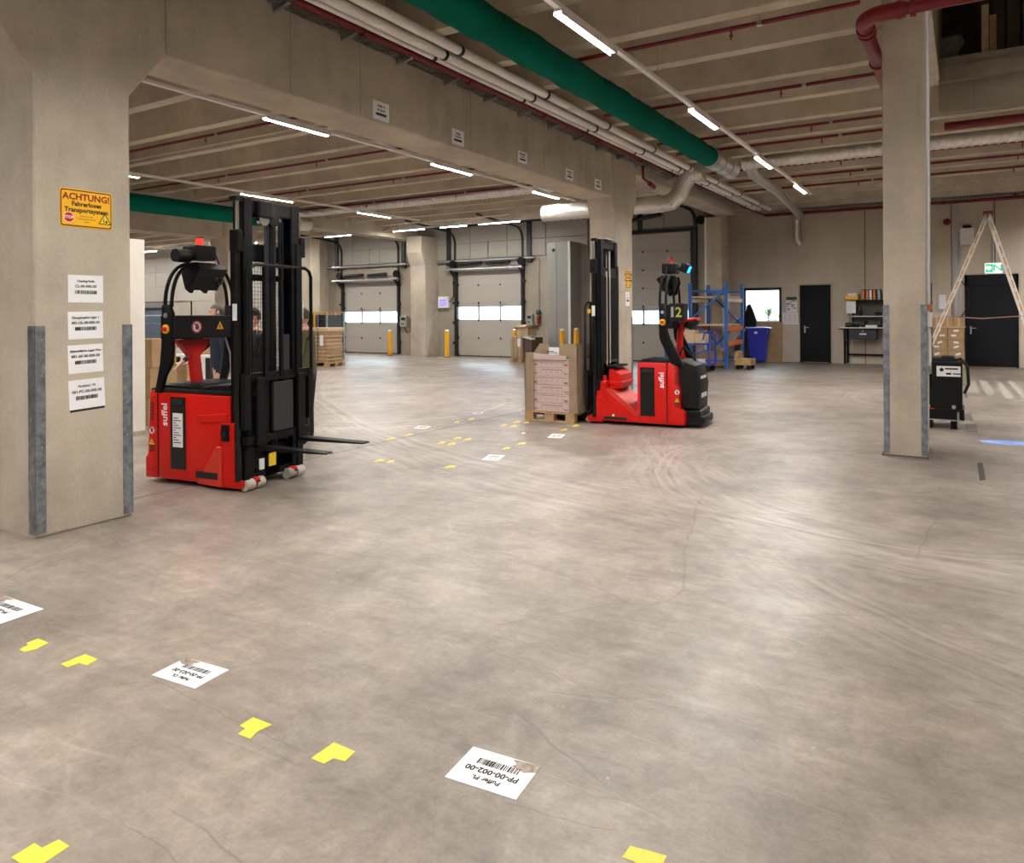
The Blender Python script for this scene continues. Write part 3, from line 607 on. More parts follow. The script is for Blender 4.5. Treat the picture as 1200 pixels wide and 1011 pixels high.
corr(.15, -5.6, 5.0, .045, 3, 'x', amp=.016).build('spiral_pipe', SILV, o, True)
MB().tube([(-5.6, 0, 0), (-5.9, 0, -.05), (-6.15, 0, -.45), (-6.4, 0, -.66), (-7.6, 0, -.70)], .17, 20).build('elbow', SILV, o, True)
o = empty('spiral_duct', (-6.2, 15.9, 4.02), 'silver spiral duct elbow right of the middle column under raised beam', 'duct')
corr(.19, -2.6, .45, .05, 4, 'x', 20, .01).build('spiral_pipe', SILV, o, True)
MB().tube([(.42, 0, 0), (.62, 0, .02), (.80, 0, .16), (.93, 0, .42), (1.08, 0, .58), (1.35, 0, .62)], .19, 20).build('elbow', SILV, o, False)
o = empty('exhaust_pipe', (-3.9, 16.2, 4.55), 'silver exhaust pipe from the duct to the end wall and down', 'duct')
MB().tube([(0, -.4, .1), (0, -.1, .1), (0, .15, 0), (-.05, 3, 0), (-.45, YE-16.2-.5, 0), (-.55, YE-16.2-.3, -.03), (-.6, YE-16.2-.22, -.2)], .115, 18).build('pipe', SILV, o, True)
MB().cyl((-.6, YE-16.2-.22, .14), (-.6, YE-16.2-.22, -.62), .115, 18).build('riser', SILV, o, True); MB().tube([(-.6, YE-16.2-.22, -.6), (-.58, YE-16.2-.2, -.78), (-.5, YE-16.2-.17, -.85)], .115, 14).build('spout', SILV, o, True)
o = empty('textile_duct', (-16.4, 9, 4.22), 'distant green textile duct above the far beam, left bay', 'duct'); MB().cyl((0, -6, 0), (0, 4.8, 0), .21, 24).build('textile', GREEN, o, True)
MB().bb(-.015, .015, -6, 5, .24, .27).build('suspension_rail', STEEL, o); MB().cyl((0, 4.8, 0), (0, 6.4, 0), .2, 20).build('metal_end', SILV, o, True)
# ------------------------------------------------------------------ automated pallet trucks
def sidemat(sgn, x, y, z, rz=0.0):
    """local matrix on a truck side: sgn -1 = right side (faces -y), +1 = left side (faces +y)"""
    rt = Vector((1, 0, 0)) if sgn < 0 else Vector((-1, 0, 0))
    mm = Matrix((rt, Vector((0, 0, 1)), rt.cross(Vector((0, 0, 1))))).transposed().to_4x4(); mm.translation = Vector((x, y, z))
    return mm @ Matrix.Rotation(rz, 4, 'Z')
def sticker_hand(parent, M_, r, name='prohibition_sticker'):
    o = MB().cyl((0, 0, 0), (0, 0, .0015), r, 24).build(name, PAPER, parent, label='round no touching sticker'); o.matrix_local = M_
    rg = MB(); n = 28
    for k in range(n):
        a, b = 2*math.pi*k/n, 2*math.pi*(k+1)/n
        rg.poly([(math.cos(a)*r*.78, math.sin(a)*r*.78, .0022), (math.cos(a)*r, math.sin(a)*r, .0022), (math.cos(b)*r, math.sin(b)*r, .0022), (math.cos(b)*r*.78, math.sin(b)*r*.78, .0022)])
    rg.build('red_ring', SRED, o)
    h = MB().box((0, -.12*r, .002), (.55*r, .55*r, .001))
    for k in range(4): h.box((-.22*r+k*.15*r, .3*r, .002), (.11*r, .5*r, .001))
    h.box((.36*r, -.02*r, .002), (.12*r, .42*r, .001), ('Z', -.6)); h.build('hand', INK, o)
    MB().box((0, 0, .003), (1.7*r, .16*r, .001), ('Z', -.78)).build('slash', SRED, o)
    return o
def sticker_tri(parent, M_, r, name='warning_sticker'):
    def tri(q, z, dy=0): return [(math.cos(a)*q, math.sin(a)*q+dy, z) for a in (math.pi/2, math.pi*7/6, math.pi*11/6)]
    o = MB().poly(tri(r, .001)).build(name, INK, parent, label='yellow triangular warning sticker'); o.matrix_local = M_
    MB().poly(tri(r*.82, .0018)).build('yellow_field', YEL, o)
    MB().box((0, .05*r, .0024), (.12*r, .5*r, .001), ('Z', .3)).box((0, -.1*r, .0024), (.42*r, .1*r, .001)).build('symbol', INK, o); return o
MASTP = set('outer_upright inner_upright lift_cylinder piston_rod cylinder_head rod_bracket data_strip cross_member chain_wheel chain_anchor centre_cylinder lift_chain hose mesh_guard fork_carriage load_backrest backrest_bar fork side_shield'.split())
def truck(loc, ang, label, kind):
    t = empty('pallet_stacker_truck', loc, label, 'forklift', 'red driverless stacker trucks', R(ang))
    A = kind == 'A'; s = 0.0 if A else -.18; W = .84; h = W/2; near = -1 if A else 1
    xr = -1.19+s; xf = -.12 if A else -.71
    # --- red body
    if A: prof = [(xr+.17, .045), (-.30, .045), (-.12, .10), (-.12, .86), (xr+.17, .87)]
    else: prof = [(xr+.24, .045), (xf, .045), (xf, .87), (xf-.03, .90), (xr+.24, .90)]
    MB().prism(prof, 'y', -h, h, .025).build('body', RED, t, True)
    for sg in (-1, 1):   # rear corner cheeks
        rp = [(xr, .045), (xr+.165, .045), (xr+.165, .875), (xr+.10, .89), (xr+.065, .86), (xr+.05, .5), (xr+.03, .27), (xr, .24)] if A else [(xr-.0, .045), (xr+.235, .045), (xr+.235, .895), (xr+.17, .90), (xr+.10, .84), (xr+.06, .5), (xr+.06, .27), (xr-.01, .22)]
        c = MB().prism(rp, 'y', sg*h, sg*(h-.16), .02).build('rear_cheek', RED, t, True)
        v = MB()
        for k in range(8): v.bb(xr+.075, xr+.13, sg*(h+.001), sg*(h-.01), .60+k*.022, .612+k*.022)
        for k in range(4): v.bb(xr+.065, xr+.13, sg*(h+.001), sg*(h-.01), .30+k*.022, .312+k*.022)
        v.build('vent', INK, c)
        bl = MB().cyl((xr+.13, sg*h, .82), (xr+.13, sg*(h+.004), .82), .009, 8).cyl((xr+.10, sg*h, .13), (xr+.10, sg*(h+.004), .13), .009, 8); bl.build('bolt', INK, c)
        sticker_hand(t, sidemat(sg, xr+.095, sg*(h+.002), .50), .042, 'no_touch_sticker'); sticker_tri(t, sidemat(sg, xr+.095, sg*(h+.002), .385), .05)
        # black insert panel with plate
        px0, px1 = (-.85, -.66) if A else (-.96, -.755)
        pn = MB().box(((px0+px1)/2, sg*h, .49), (px1-px0, .012, .68), bev=.004).build('side_panel', BLKG, t)
        MB().bb(px0+.02, px1-.02, sg*(h+.004), sg*(h+.012), .76, .81).build('grip_recess', INK, pn)
        if A:
            pl = MB().bb(px0+.035, px1-.03, sg*(h+.006), sg*(h+.008), .36, .68).build('data_plate', PAPER, pn)
            rw = MB()
            for k in range(11): rw.bb(px0+.045, px1-.05-.03*(k % 3), sg*(h+.008), sg*(h+.0085), .40+k*.023, .408+k*.023)
            rw.build('print', INK, pl)
        text('suffel', .105, PAPER, t, name='lettering', local=sidemat(sg, px0-.075 if A else px0-.10, sg*(h+.0015), .66, math.pi/2), bold=.002)
        MB().bb((xr+.17 if A else xr+.236)-.004, (xr+.17 if A else xr+.236)+.004, sg*(h-.004), sg*(h+.001), .06, .86).build('seam', INK, t)
    # --- rear cover, bumper and drive unit
    kx = .09 if A else 0; rc = MB().prism([(xr+.15, .26), (xr-.17+kx, .26), (xr-.19+kx, .60), (xr-.14+kx, .86), (xr+.06, .93), (xr+.2, .93)], 'y', -h+.12, h-.12, .04).build('rear_cover', BLKP, t, True)
    MB().box((xr-.178+kx, 0, .56), (.004, .34, .30), ('Y', .03)).build('data_plate', PAPER, rc)
    MB().prism([(-.30, .05), (.30, .05), (.30, .16), (-.30, .16)], 'x', xr-.01 if A else xr-.25, xr+.1, .03).build('bumper', BLKP, t, True)
    MB().bb(xr-.005 if A else xr-.2, xr+.05, -h+.1, h-.1, .16, .25, .02).build('bumper_top', BLK, t)
    MB().bb(xr+.05, -.2, -.3, .3, .02, .06).build('underbody', INK, t)
    MB().cyl((xr+.2, -.06, .115), (xr+.2, .06, .115), .115, 20).build('drive_wheel', BLKP, t)
    # --- deck
    d = MB().bb(xr+.06, xf-.0, -h+.02, h-.02, .86, .905, .015)
    d.bb(xr+.12, -.45 if A else xf-.03, -h+.08, h-.08, .90, .935, .015); deck = d.build('deck_cover', BLKP, t, True)
    rd = MB()
    for k in range(5): rd.bb(xr+.2+k*.09, xr+.25+k*.09, -h+.12, h-.12, .93, .94)
    rd.build('deck_ribs', BLK, deck)
    if A:
        MB().bb(-.122, -.112, -h+.03, h-.03, .10, .84).build('bulkhead', BLK, t)
        MB().prism([(-.55, .90), (-.14, .87), (-.14, .96), (-.36, .95), (-.46, .93)], 'y', -h+.03, h-.03, .01).build('front_deck', BLK, t)
        for sg in (-1, 1):
            MB().prism([(-.50, .67), (-.20, .70), (-.14, .70), (-.14, .63), (-.46, .60)], 'y', sg*(h-.01), sg*(h+.012), .008).build('side_bulge', RED, t)
            tc = MB().bb(-.2, -.06, sg*(h-.03), sg*(h+.016), .05, .62, .015).build('toe_cover', RED, t)
            MB().box((-.15, sg*(h+.025), .53), (.085, .03, .15), bev=.012).build('laser_scanner', BLK, t)
            MB().cyl((-.15, sg*(h+.03), .53), (-.15, sg*(h+.05), .53), .035, 14).build('scanner_lens', BLKG, t)
            MB().prism([(-.50, .045), (-.2, .03), (-.2, .40), (-.26, .40)], 'y', sg*(h-.02), sg*(h+.03), .01).build('leg_fairing', REDL, t)
            MB().bb(-.50, -.24, sg*(h+.01), sg*(h+.035), .10, .16).build('sensor_slot', INK, t)
    else:
        # sloped hood between body and mast
        MB().prism([(-.71, .05), (-.71, .14), (-.27, .50), (-.24, .50), (-.24, .05)], 'y', -h, h, .015).build('sloped_hood', RED, t)
        MB().prism([(-.73, .13), (-.27, .505), (-.29, .525), (-.75, .15)], 'y', -h+.1, h-.02, .004).build('hood_lid', mat('hood_red', (.55, .03, .015), .5), t)
        MB().box((-.58, .1, .285), (.09, .16, .004), ('Y', .685)).build('hood_label', PAPER, t)
        for sg in (-1, 1):
            MB().bb(-.25, -.10, sg*(h-.16), sg*h, .05, .62, .02).build('mast_foot', RED, t)
            MB().box((-.12, sg*(h-.03), .555), (.09, .09, .15), bev=.012).build('laser_scanner', BLK, t); MB().cyl((-.14, sg*(h+.01), .56), (-.14, sg*(h+.03), .56), .03, 12).build('scanner_lens', BLKG, t)
            MB().bb(-.56, -.22, sg*(h-.02), sg*(h+.008), .075, .115).build('sensor_slot', INK, t)
            MB().cyl((-.36, sg*h, .135), (-.36, sg*(h+.008), .135), .012, 10).build('status_lamp', mat('green_lamp', (.1, .6, .1), .3, emit=(.2, 1, .2), es=.5), t)
        MB().prism([(-.42, .50), (-.24, .50), (-.24, .78), (-.30, .78), (-.42, .70)], 'y', -h+.16, h-.16, .01).build('mast_cover', RED, t)
        MB().bb(-.45, -.24, -h+.14, h-.14, .56, .60, .01).build('cover_lip', RED, t); MB().bb(-.36, -.2, -h+.16, h-.16, .80, .83).build('cover_tray', BLK, t)
        MB().cyl((-.2, h-.1, .62), (-.2, h-.1, .69), .03, 10).build('red_knob', SRED, t)
        MB().bb(-.34, -.26, -h+.04, -h+.1, .5, .74, .02).build('mast_bracket', RED, t)
    # --- front legs with load rollers
    for sg in (-1, 1):
        y0, y1 = sg*(h-.03), sg*(h+.012)
        MB().prism([(-.2, .03), (.0, .03), (.03, .05), (.03, .1), (-.04, .14), (-.08, .2), (-.08, .62 if A else .4), (-.2, .62 if A else .4)], 'y', y0, y1, .008).build('leg', RED, t)
        for k, yy in enumerate((.33, .20)):
            MB().cyl((.02, sg*(yy+.065), .055), (.02, sg*(yy-.035), .055), .05, 18).build('load_roller', mat('roller_polyurethane', (.46, .42, .36), .6), t, True)
        MB().bb(-.06, .06, sg*.225, sg*.285, .03, .11, .01).build('roller_bracket', RED, t); MB().cyl((.055, sg*.255, .065), (.068, sg*.255, .065), .022, 10).build('axle_nut', INK, t)
        MB().bb(-.2, .0, sg*.10, sg*.36, .08, .14).build('leg_beam', BLK, t)
    # --- mast
    mh = 2.66
    for sg in (-1, 1):
        mo = MB().bb(-.18, -.03, sg*.40, sg*.385, .06, 2.30).bb(-.18, -.16, sg*.40, sg*.33, .06, 2.30).bb(-.05, -.03, sg*.40, sg*.33, .06, 2.30); mo.build('outer_upright', BLK, t)
        mi = MB().bb(-.17, -.04, sg*.375, sg*.36, .10, mh).bb(-.17, -.15, sg*.375, sg*.27, .10, mh).bb(-.06, -.04, sg*.375, sg*.27, .10, mh); mi.build('inner_upright', BLK, t)
        MB().cyl((-.08, sg*.415, .1), (-.08, sg*.415, 2.30), .034, 12).build('lift_cylinder', BLKG, t, True); MB().cyl((-.08, sg*.415, 2.30), (-.08, sg*.415, mh-.03), .02, 10).build('piston_rod', CHROME, t, True)
        MB().box((-.08, sg*.43, 2.27), (.1, .07, .2), bev=.01).build('cylinder_head', BLK, t)
        MB().bb(-.13, -.05, sg*.46, sg*.36, mh-.03, mh+.01).build('rod_bracket', BLK, t)
        MB().bb(-.09, -.085, sg*.478, sg*.482, 1.5, 1.72).build('data_strip', PAPER, t) if False else MB().bb(-.105, -.055, sg*.452, sg*.455, 1.55, 1.70).build('data_strip', PAPER, t)
    for z, q in ((mh-.06, .12), (2.18, .16), (1.95 if A else 1.2, .06), (.3, .12), (.5, .06)):
        MB().bb(-.17 if z < 2.5 else -.15, -.12 if z < 2.5 else -.05, -.37, .37, z-q/2, z+q/2, .006).build('cross_member', BLK, t)
    for y in (-.13, .0): MB().cyl((-.06, y, 2.5), (-.02, y, 2.5), .07, 16).build('chain_wheel', CHROME if y else BLK, t)
    MB().box((-.06, -.12, 2.58), (.12, .2, .16), bev=.02).build('chain_anchor', BLK, t)
    MB().cyl((-.08, .02, .25), (-.08, .02, mh-.02), .045, 14).build('centre_cylinder', BLK, t, True)
    MB().cyl((-.06, -.08, .6), (-.06, -.08, 2.5), .012, 6).cyl((-.06, -.05, .6), (-.06, -.05, 2.5), .012, 6).build('lift_chain', DGREY, t)
    MB().cyl((-.10, .16, .9), (-.10, .16, 2.5), .014, 8).cyl((-.10, .2, .9), (-.10, .2, 2.5), .014, 8).build('hose', BLKP, t)
    if not A:
        MB().cyl((-.19, .19, .85), (-.19, .19, 2.2), .012, 8).cyl((-.19, .05, .85), (-.19, .05, 2.5), .012, 8).build('pale_hose', mat('hose_pale', (.55, .48, .38), .5), t)
        MB().box((-.08, -.49, 1.62), (.1, .06, .1), bev=.01).build('sensor_box', BLK, t); MB().box((-.03, .5, 1.62), (.04, .03, .06)).build('yellow_switch', YEL, t); MB().box((-.15, .0, mh+.02), (.1, .5, .02)).build('top_plate', STEEL, t)
    if not A: MB().bb(-.187, -.183, -.30, .30, .86, 2.14).build('guard_plate', mat('smoked_guard', (.01, .009, .008), .5), t)
    mesh = MB(); n1, n2 = (15, 34) if A else (26, 60)
    for k in range(n1): y = -.27+.54*k/(n1-1); mesh.bb(-.192, -.189, y-.0016, y+.0016, .9, 2.12)
    for k in range(n2): z = .9+1.22*k/(n2-1); mesh.bb(-.1925, -.1885, -.27, .27, z-.0016, z+.0016)
    mesh.build('mesh_guard', BLK, t)['kind'] = 'stuff'
    # --- carriage with load backrest and forks
    zc = .41 if A else .10
    c = MB().bb(-.02, .04, -.43, .43, zc+.58, zc+.66).bb(-.02, .04, -.43, .43, zc+.02, zc+.09)
    for y in (-.36, -.16, .10, .36): c.bb(-.03, .02, y-.03, y+.03, zc, zc+.62)
    car = c.build('fork_carriage', BLK, t)
    MB().bb(.02, .05, -.10, .17, zc+.10, zc+.56, .004).build('carriage_plate', mat('plate_grey', (.028, .03, .034), .45, .3), car)
    MB().bb(.021, .04, .05, .13, zc+.62, zc+1.0).build('sensor_cover', MATS['plate_grey'], car)
    pts = [(.06, -.43, zc+.66), (.06, -.43, zc+1.56), (.06, -.40, zc+1.62), (.06, -.34, zc+1.645), (.06, .34, zc+1.645), (.06, .40, zc+1.62), (.06, .43, zc+1.56), (.06, .43, zc+.66)]
    MB().tube(pts, .017, 8).build('load_backrest', BLK, t, True)
    bs = MB()
    for y in (-.22, .0, .22): bs.bar((.05, y, zc+.62), (.05, y, zc+1.64), .02, .035, (1, 0, 0))
    bs.build('backrest_bar', BLK, t)
    for y in (-.28, .28):
        f_ = MB().bb(.03, .065, y-.05, y+.05, zc+.0, zc+.62, .005)
        f_.prism([(.03, zc-.035), (.065, zc), (.80 if A else 1.0, zc-.012), (.82 if A else 1.02, zc-.026), (.10, zc-.04)], 'y', y-.055, y+.055, .004); f_.build('fork', BLK, t)
    for sg in (-1, 1): MB().bb(.0, .05, sg*.47, sg*.40, zc+.16, zc+.66, .006).build('side_shield', BLK, t)
    MB().box((.05, -.06, .24), (.01, .09, .12)).build('yellow_label', mat('label_yellow', (.75, .5, .02), .5), t); MB().box((.05, -.2, .22), (.01, .06, .1)).build('small_label', PAPER, t)
    if not A: MB().bb(-.02, .03, -.40, .40, .2, 1.6).build('mast_shroud', mat('shroud', (.01, .01, .012), .6), t) if False else None
    if A:
        for c_ in t.children:
            if c_.name.split('.')[0] in MASTP: c_.location.x += .06
    # --- sensor arch over the rear
    xa = -.96+s; xu = -.93+s      # arch plane
    for sg in (-1, 1):
        pr = [(xa-.10, .86), (xa-.02, .86), (xa+.03, 1.02), (xa+.115, 1.14), (xa+.13, 1.28), (xa+.13, 1.62), (xa+.09, 1.70), (xa+.0, 1.70), (xa-.01, 1.30), (xa-.03, 1.14)] if A else \
             [(xa-.22, .88), (xa-.06, .88), (xa+.04, 1.08), (xa+.105, 1.22), (xa+.115, 1.32), (xa+.115, 1.68), (xa+.08, 1.72), (xa+.0, 1.72), (xa-.005, 1.34), (xa-.05, 1.22), (xa-.12, 1.08)]
        MB().prism(pr, 'y', sg*(h+.0), sg*(h-.045), .008).build('arch_post', BLK, t, True)
        st = MB().cyl((xa+.06, sg*(h+.002), 1.47 if A else 1.46), (xa+.06, sg*(h+.012), 1.47 if A else 1.46), .045, 18).build('emergency_stop', YEL, t, label='yellow and red emergency stop button')
        MB().cyl((xa+.06, sg*(h+.012), 1.47 if A else 1.46), (xa+.06, sg*(h+.045), 1.47 if A else 1.46), .022, 14).build('red_button', SRED, st)
        MB().cyl((xa+.06, sg*(h+.002), 1.60), (xa+.06, sg*(h+.012), 1.60), .024, 14).build('key_switch', STEEL, t)
    for dx_ in (-.0, .085):   # two parallel bent tubes
        pts = []
        for k in range(21):
            a = math.pi*k/20; yy = -math.cos(a)*(h-.025); zz = 1.68+.43*math.sin(a)**.75
            pts.append((xa+.02+dx_, math.copysign(abs(math.cos(a))**.6, -math.cos(a))*(h-.025), 1.68+.43*math.sin(a)))
        MB().tube(pts, .018, 10).build('arch_tube', BLK, t, True)
    xb = xa-.07 if not A else xa+.02
    bxp = MB().bb(xa-.07, xa+.11, -h+.045, h-.045, 1.37, 1.60, .012).build('crossbar_housing', BLKP, t)
    F_ = Matrix(((0, 0, 1, 0), (1, 0, 0, 0), (0, 1, 0, 0), (0, 0, 0, 1)))
    def fm(y, z, front=True):
        rt = Vector((0, 1, 0)) if front else Vector((0, -1, 0)); mm = Matrix((rt, Vector((0, 0, 1)), rt.cross(Vector((0, 0, 1))))).transposed().to_4x4(); mm.translation = Vector((xa+.112 if front else xa-.073, y, z)); return mm
    sticker_hand(t, fm(-.10, 1.485), .062); sticker_tri(t, fm(.20, 1.485), .066)
    sd = MB().bb(xa-.05, xa-.01, h-.046, h-.04, 1.40, 1.57) if False else None
    if not A:
        sb = MB().bb(xa-.22, xa-.02, near*(h-.03), near*(h-.32), 1.47, 1.72, .012).build('control_box', BLKP, t)
        MB().bb(xa-.085, xa-.05, near*(h-.03), near*(h-.027), 1.53, 1.67).build('display', CABG, sb)
        text('2', .19, mat('number_yellow', (.45, .42, .04), .6), t, name='number', local=sidemat(near, xa-.155, near*(h-.027), 1.59), bold=.003)
        for sg in (-1, 1): MB().bb(xa-.04, xa+.02, sg*(h-.02), sg*(h-.05), 1.5, 1.7).build('box_bracket', BLK, t)
    # hanging sensor plates and the top scanner
    zt = 2.12
    hp = MB()
    for y in (-.12, .06): hp.prism([(xa-.05, zt-.02), (xa+.16, zt+.0), (xa+.17, zt-.10), (xa+.04, zt-.30), (xa-.02, zt-.26), (xa-.07, zt-.1)], 'y', y, y+.04)
    hp.prism([(xa+.0, zt-.22), (xa+.06, zt-.27), (xa+.2, zt-.06), (xa+.16, zt-.02)], 'y', -.14, .22); hp.build('camera_bracket', BLK, t)
    MB().sph((xa+.1, .17, zt-.16), .07).build('camera', BLKG, t)
    MB().box((xa+.05, 0, zt+.10), (.2, .26, .15), bev=.02).build('navigation_scanner', BLKP, t)
    if A: MB().cyl((xa+.05, -.30, zt+.06), (xa+.05, -.14, zt+.06), .065, 14).build('lamp', BLKP, t, True)
    bc = MB().cyl((xa+.05, .0, zt+.17), (xa+.05, .0, zt+.25), .034, 14).build('beacon', REDLENS if A else REDL, t, True); MB().cyl((xa+.05, 0, zt+.25), (xa+.05, 0, zt+.262), .038, 14).build('beacon_cap', INK, bc)
    cp = [(xa+.05, .13, zt+.10), (xa+.05, .2, zt+.12), (xa+.05, .25, zt+.02), (xa+.05, .24, zt-.08)]
    MB().tube(cp, .008, 6).build('cable', INK, t)
    if not A:
        lp = MB(); ca, sa = math.cos(-.45), math.sin(-.45); L0 = Vector((xa-.17, .05, zt+.10)); dv = Vector((-ca, 0, sa))
        lp.box(L0, (.12, .15, .13), ('Y', -.45), bev=.015); lm = lp.build('blue_spot_lamp', BLK, t)
        ln = MB().box(L0+dv*.062, (.012, .11, .095), ('Y', -.45)).build('lens', BLULENS, lm)
        MB().cyl((xa-.03, .05, zt+.09), L0, .015, 8).build('lamp_arm', BLK, t)
        t['lamp'] = tuple(L0+dv*.09)
    # --- tiller
    tx = xr+.22 if A else xr+.13
    if A:
        MB().bar((tx+.02, 0, .90), (tx-.03, 0, 1.22), .10, .07, (1, 0, 0)).prism([(-.05, 1.18), (.05, 1.18), (.19, 1.33), (.19, 1.36), (-.19, 1.36), (-.19, 1.33)], 'x', tx-.07, tx+.0).build('tiller_arm', RED, t)
        MB().box((tx-.0, 0, 1.16), (.012, .05, .055)).build('tiller_label', PAPER, t)
        MB().cyl((tx-.03, -.24, 1.42), (tx-.03, .24, 1.42), .045, 12).box((tx-.03, 0, 1.40), (.1, .22, .09), bev=.02).build('handle', BLKP, t, True)
        for y in (-.2, .2): MB().sph((tx-.03, y, 1.47), .035).build('red_button', SRED, t)
    else:
        MB().tube([(tx-.0, 0, .92), (tx+.03, 0, 1.10), (tx+.02, 0, 1.3), (tx-.02, 0, 1.42)], [.055, .045, .045, .055], 10).build('tiller_arm', RED, t, True)
        MB().sph((tx-.12, 0, 1.44), .1, (1.1, 1.6, .8)).build('tiller_head', BLKP, t, True)
        tb = MB().tube([(tx-.02, -.14, 1.40), (tx-.1, -.2, 1.48), (tx-.22, -.12, 1.5), (tx-.22, .12, 1.5), (tx-.1, .2, 1.48), (tx-.02, .14, 1.40)], .022, 8); tb.build('tiller_handle', RED, t, True)
        MB().tube([(tx+.03, .12, .93), (tx-.06, .14, 1.12), (tx-.16, .12, 1.0), (tx-.22, .1, .92)], .018, 8).build('cable_loop', INK, t)
    if A: MB().tube([(xa+.05, .33, 1.38), (xa+.1, .35, 1.2), (xa+.16, .3, 1.0), (xa+.2, .28, .92)], .01, 6).build('cable', STEEL, t)
    if A: MB().cyl((xa+.02, -.08, 1.6), (xa+.02, -.08, 1.74), .008, 6).build('antenna', INK, t)
    return t
def place(toe, ang, near):  # toe = floor point of the near front toe; near = local y sign of the side facing the camera
    a = R(ang); lv = Vector((-math.sin(a), math.cos(a), 0)); return Vector((*toe, 0)) - lv*near*.42
t1 = truck(place((-5.59, 4.42), 8, -1), 8, 'red driverless stacker truck with bare forks, standing by the massive column', 'A')
t2 = truck(place((-4.66, 9.74), 185, 1), 185, 'red driverless stacker truck numbered 2 with a pallet load on its forks', 'B')
# ------------------------------------------------------------------ signs
XC = -5.71
def rect4(pts): return pts
def wcenter(face, px0, py0, px1, py1):
    g = (lambda x, y: gX(x, y, XC+.001)) if face == 'col' else (lambda x, y: gX(x, y, -5.719))
    a, b = g(px0, (py0+py1)/2), g(px1, (py0+py1)/2); c = g((px0+px1)/2, (py0+py1)/2); tp, bt = g((px0+px1)/2, py0), g((px0+px1)/2, py1)
    return c, abs(b.y-a.y), abs(tp.z-bt.z)
def plate(mb, w_, h_, r, z0, z1, n=5):
    pts = []
    for cx, cy_, a0 in ((w_/2-r, h_/2-r, 0), (-w_/2+r, h_/2-r, math.pi/2), (-w_/2+r, -h_/2+r, math.pi), (w_/2-r, -h_/2+r, 1.5*math.pi)):
        for k in range(n): a = a0+math.pi/2*k/(n-1); pts.append((cx+r*math.cos(a), cy_+r*math.sin(a)))
    mb.prism(pts, 'z', z0, z1); return mb
def achtung(c, w_, h_, rot, label, full=True):
    o = empty('warning_sign', c, label, 'sign', rot=rot)
    plate(MB(), w_, h_, .05*w_, 0, .003).build('plate', YEL, o)
    b_ = plate(MB(), w_*.965, h_*.945, .045*w_, .003, .0036).build('black_border', INK, o); plate(MB(), w_*.93, h_*.89, .035*w_, .0036, .0042).build('yellow_field', YEL, b_)
    z = .0046
    text('ACHTUNG!', h_*.235, mat('dark_red_ink', (.28, .008, .006), .6), o, (0, h_*.29, z), bold=.002); text('Fahrerloses', h_*.165, INK, o, (0, h_*.11, z), bold=.0015); text('Transportsystem', h_*.165, INK, o, (0, -h_*.05, z), bold=.0015)
    if full:
        text('Zutritt nur nach', h_*.05, INK, o, (0, -h_*.20, z)); text('Sicherheitseinweisung', h_*.05, INK, o, (0, -h_*.27, z)); text('erlaubt', h_*.05, INK, o, (0, -h_*.34, z))
    sx, r = -w_*.335, h_*.145
    def octo(q): return [(sx+q*math.cos(math.pi/8+k*math.pi/4), -h_*.25+q*math.sin(math.pi/8+k*math.pi/4)) for k in range(8)]
    MB().prism(octo(r), 'z', z, z+.0005).build('stop_border', PAPER, o); st = MB().prism(octo(r*.9), 'z', z+.0005, z+.001).build('stop_sign', SRED, o); text('STOP', r*.72, PAPER, o, (sx, -h_*.25, z+.0014), bold=.0008)
    tx, ty = w_*.35, -h_*.26
    def tri(q): return [(tx+q*math.cos(a), ty+q*math.sin(a)) for a in (math.pi/2, math.pi*7/6, math.pi*11/6)]
    MB().prism(tri(h_*.2), 'z', z, z+.0005).build('triangle_border', INK, o); MB().prism(tri(h_*.155), 'z', z+.0005, z+.001).build('triangle_field', mat('bright_yellow', (1, .72, .02), .5), o)
    MB().bb(tx-.03*w_, tx-.015*w_, ty-.06*h_, ty+.05*h_, z+.001, z+.0015).bb(tx+.01*w_, tx+.05*w_, ty-.06*h_, ty-.0*h_, z+.001, z+.0015).build('pictogram', INK, o)
    return o
c, w_, h_ = wcenter('col', 70.5, 223, 132, 267.5)
achtung(c, w_, h_*1.0, COLF, 'yellow ACHTUNG warning sign with stop symbol on the massive column')
c = gX(730.5, 327, -5.719); achtung(Vector((-5.719, 13.75, c.z)), .26, .21*1.6, COLF, 'small yellow warning sign on the middle column behind mast', False)
def sheet(c, w_, h_, rot, label, lines, bar=True, tilt=0, cat='sign', group=None, th=.002, ty=(.28, .09), tsz=(.13, .17), by=-.12):
    o = empty('label_sheet', c, label, cat, group, rot=rot.to_3x3() @ Matrix.Rotation(tilt, 3, 'Z'))
    MB().bb(-w_/2, w_/2, -h_/2, h_/2, 0, th).build('paper', PAPER, o)
    for i, l in enumerate(lines): text(l, h_*tsz[i], INK, o, (0, h_*ty[i], th+.0012), bold=.0006)
    if bar: barcode(o, 0, h_*by, w_*.62, h_*.13, z=th+.0008)
    return o
for (x0, y0, x1, y1, l1, l2, lab, tl) in ((80, 322.5, 121, 354.5, 'Clearing Stelle', 'CL-00-000-00', 'topmost white barcode sheet on the massive column', 0), (80, 365, 121, 397, 'Übergabeplatz Lager 1', '001-UL-00-000-00', 'second white barcode sheet from top on the massive column', .02),
     (80, 403.5, 121, 436.5, 'Aktionsfläche Lager Neu', '001-AF-00-000-00', 'third white barcode sheet from top on the massive column', .03), (81, 444, 123, 478, 'Packplatz 1/0', '001-PC-00-000-00', 'lowest white barcode sheet on the massive column, loose bottom edge', .04)):
    c, w_, h_ = wcenter('col', x0, y0, x1, y1); sheet(c, w_, h_, COLF, lab, (l1, l2), tilt=tl, cat='paper label', group='barcode sheets on the massive column', tsz=(.11, .135))
ls = bpy.data.objects['label_sheet.003']; MB().bb(-.13, .13, -.128, -.108, -.004, .0).build('tape_strip', INK, ls)
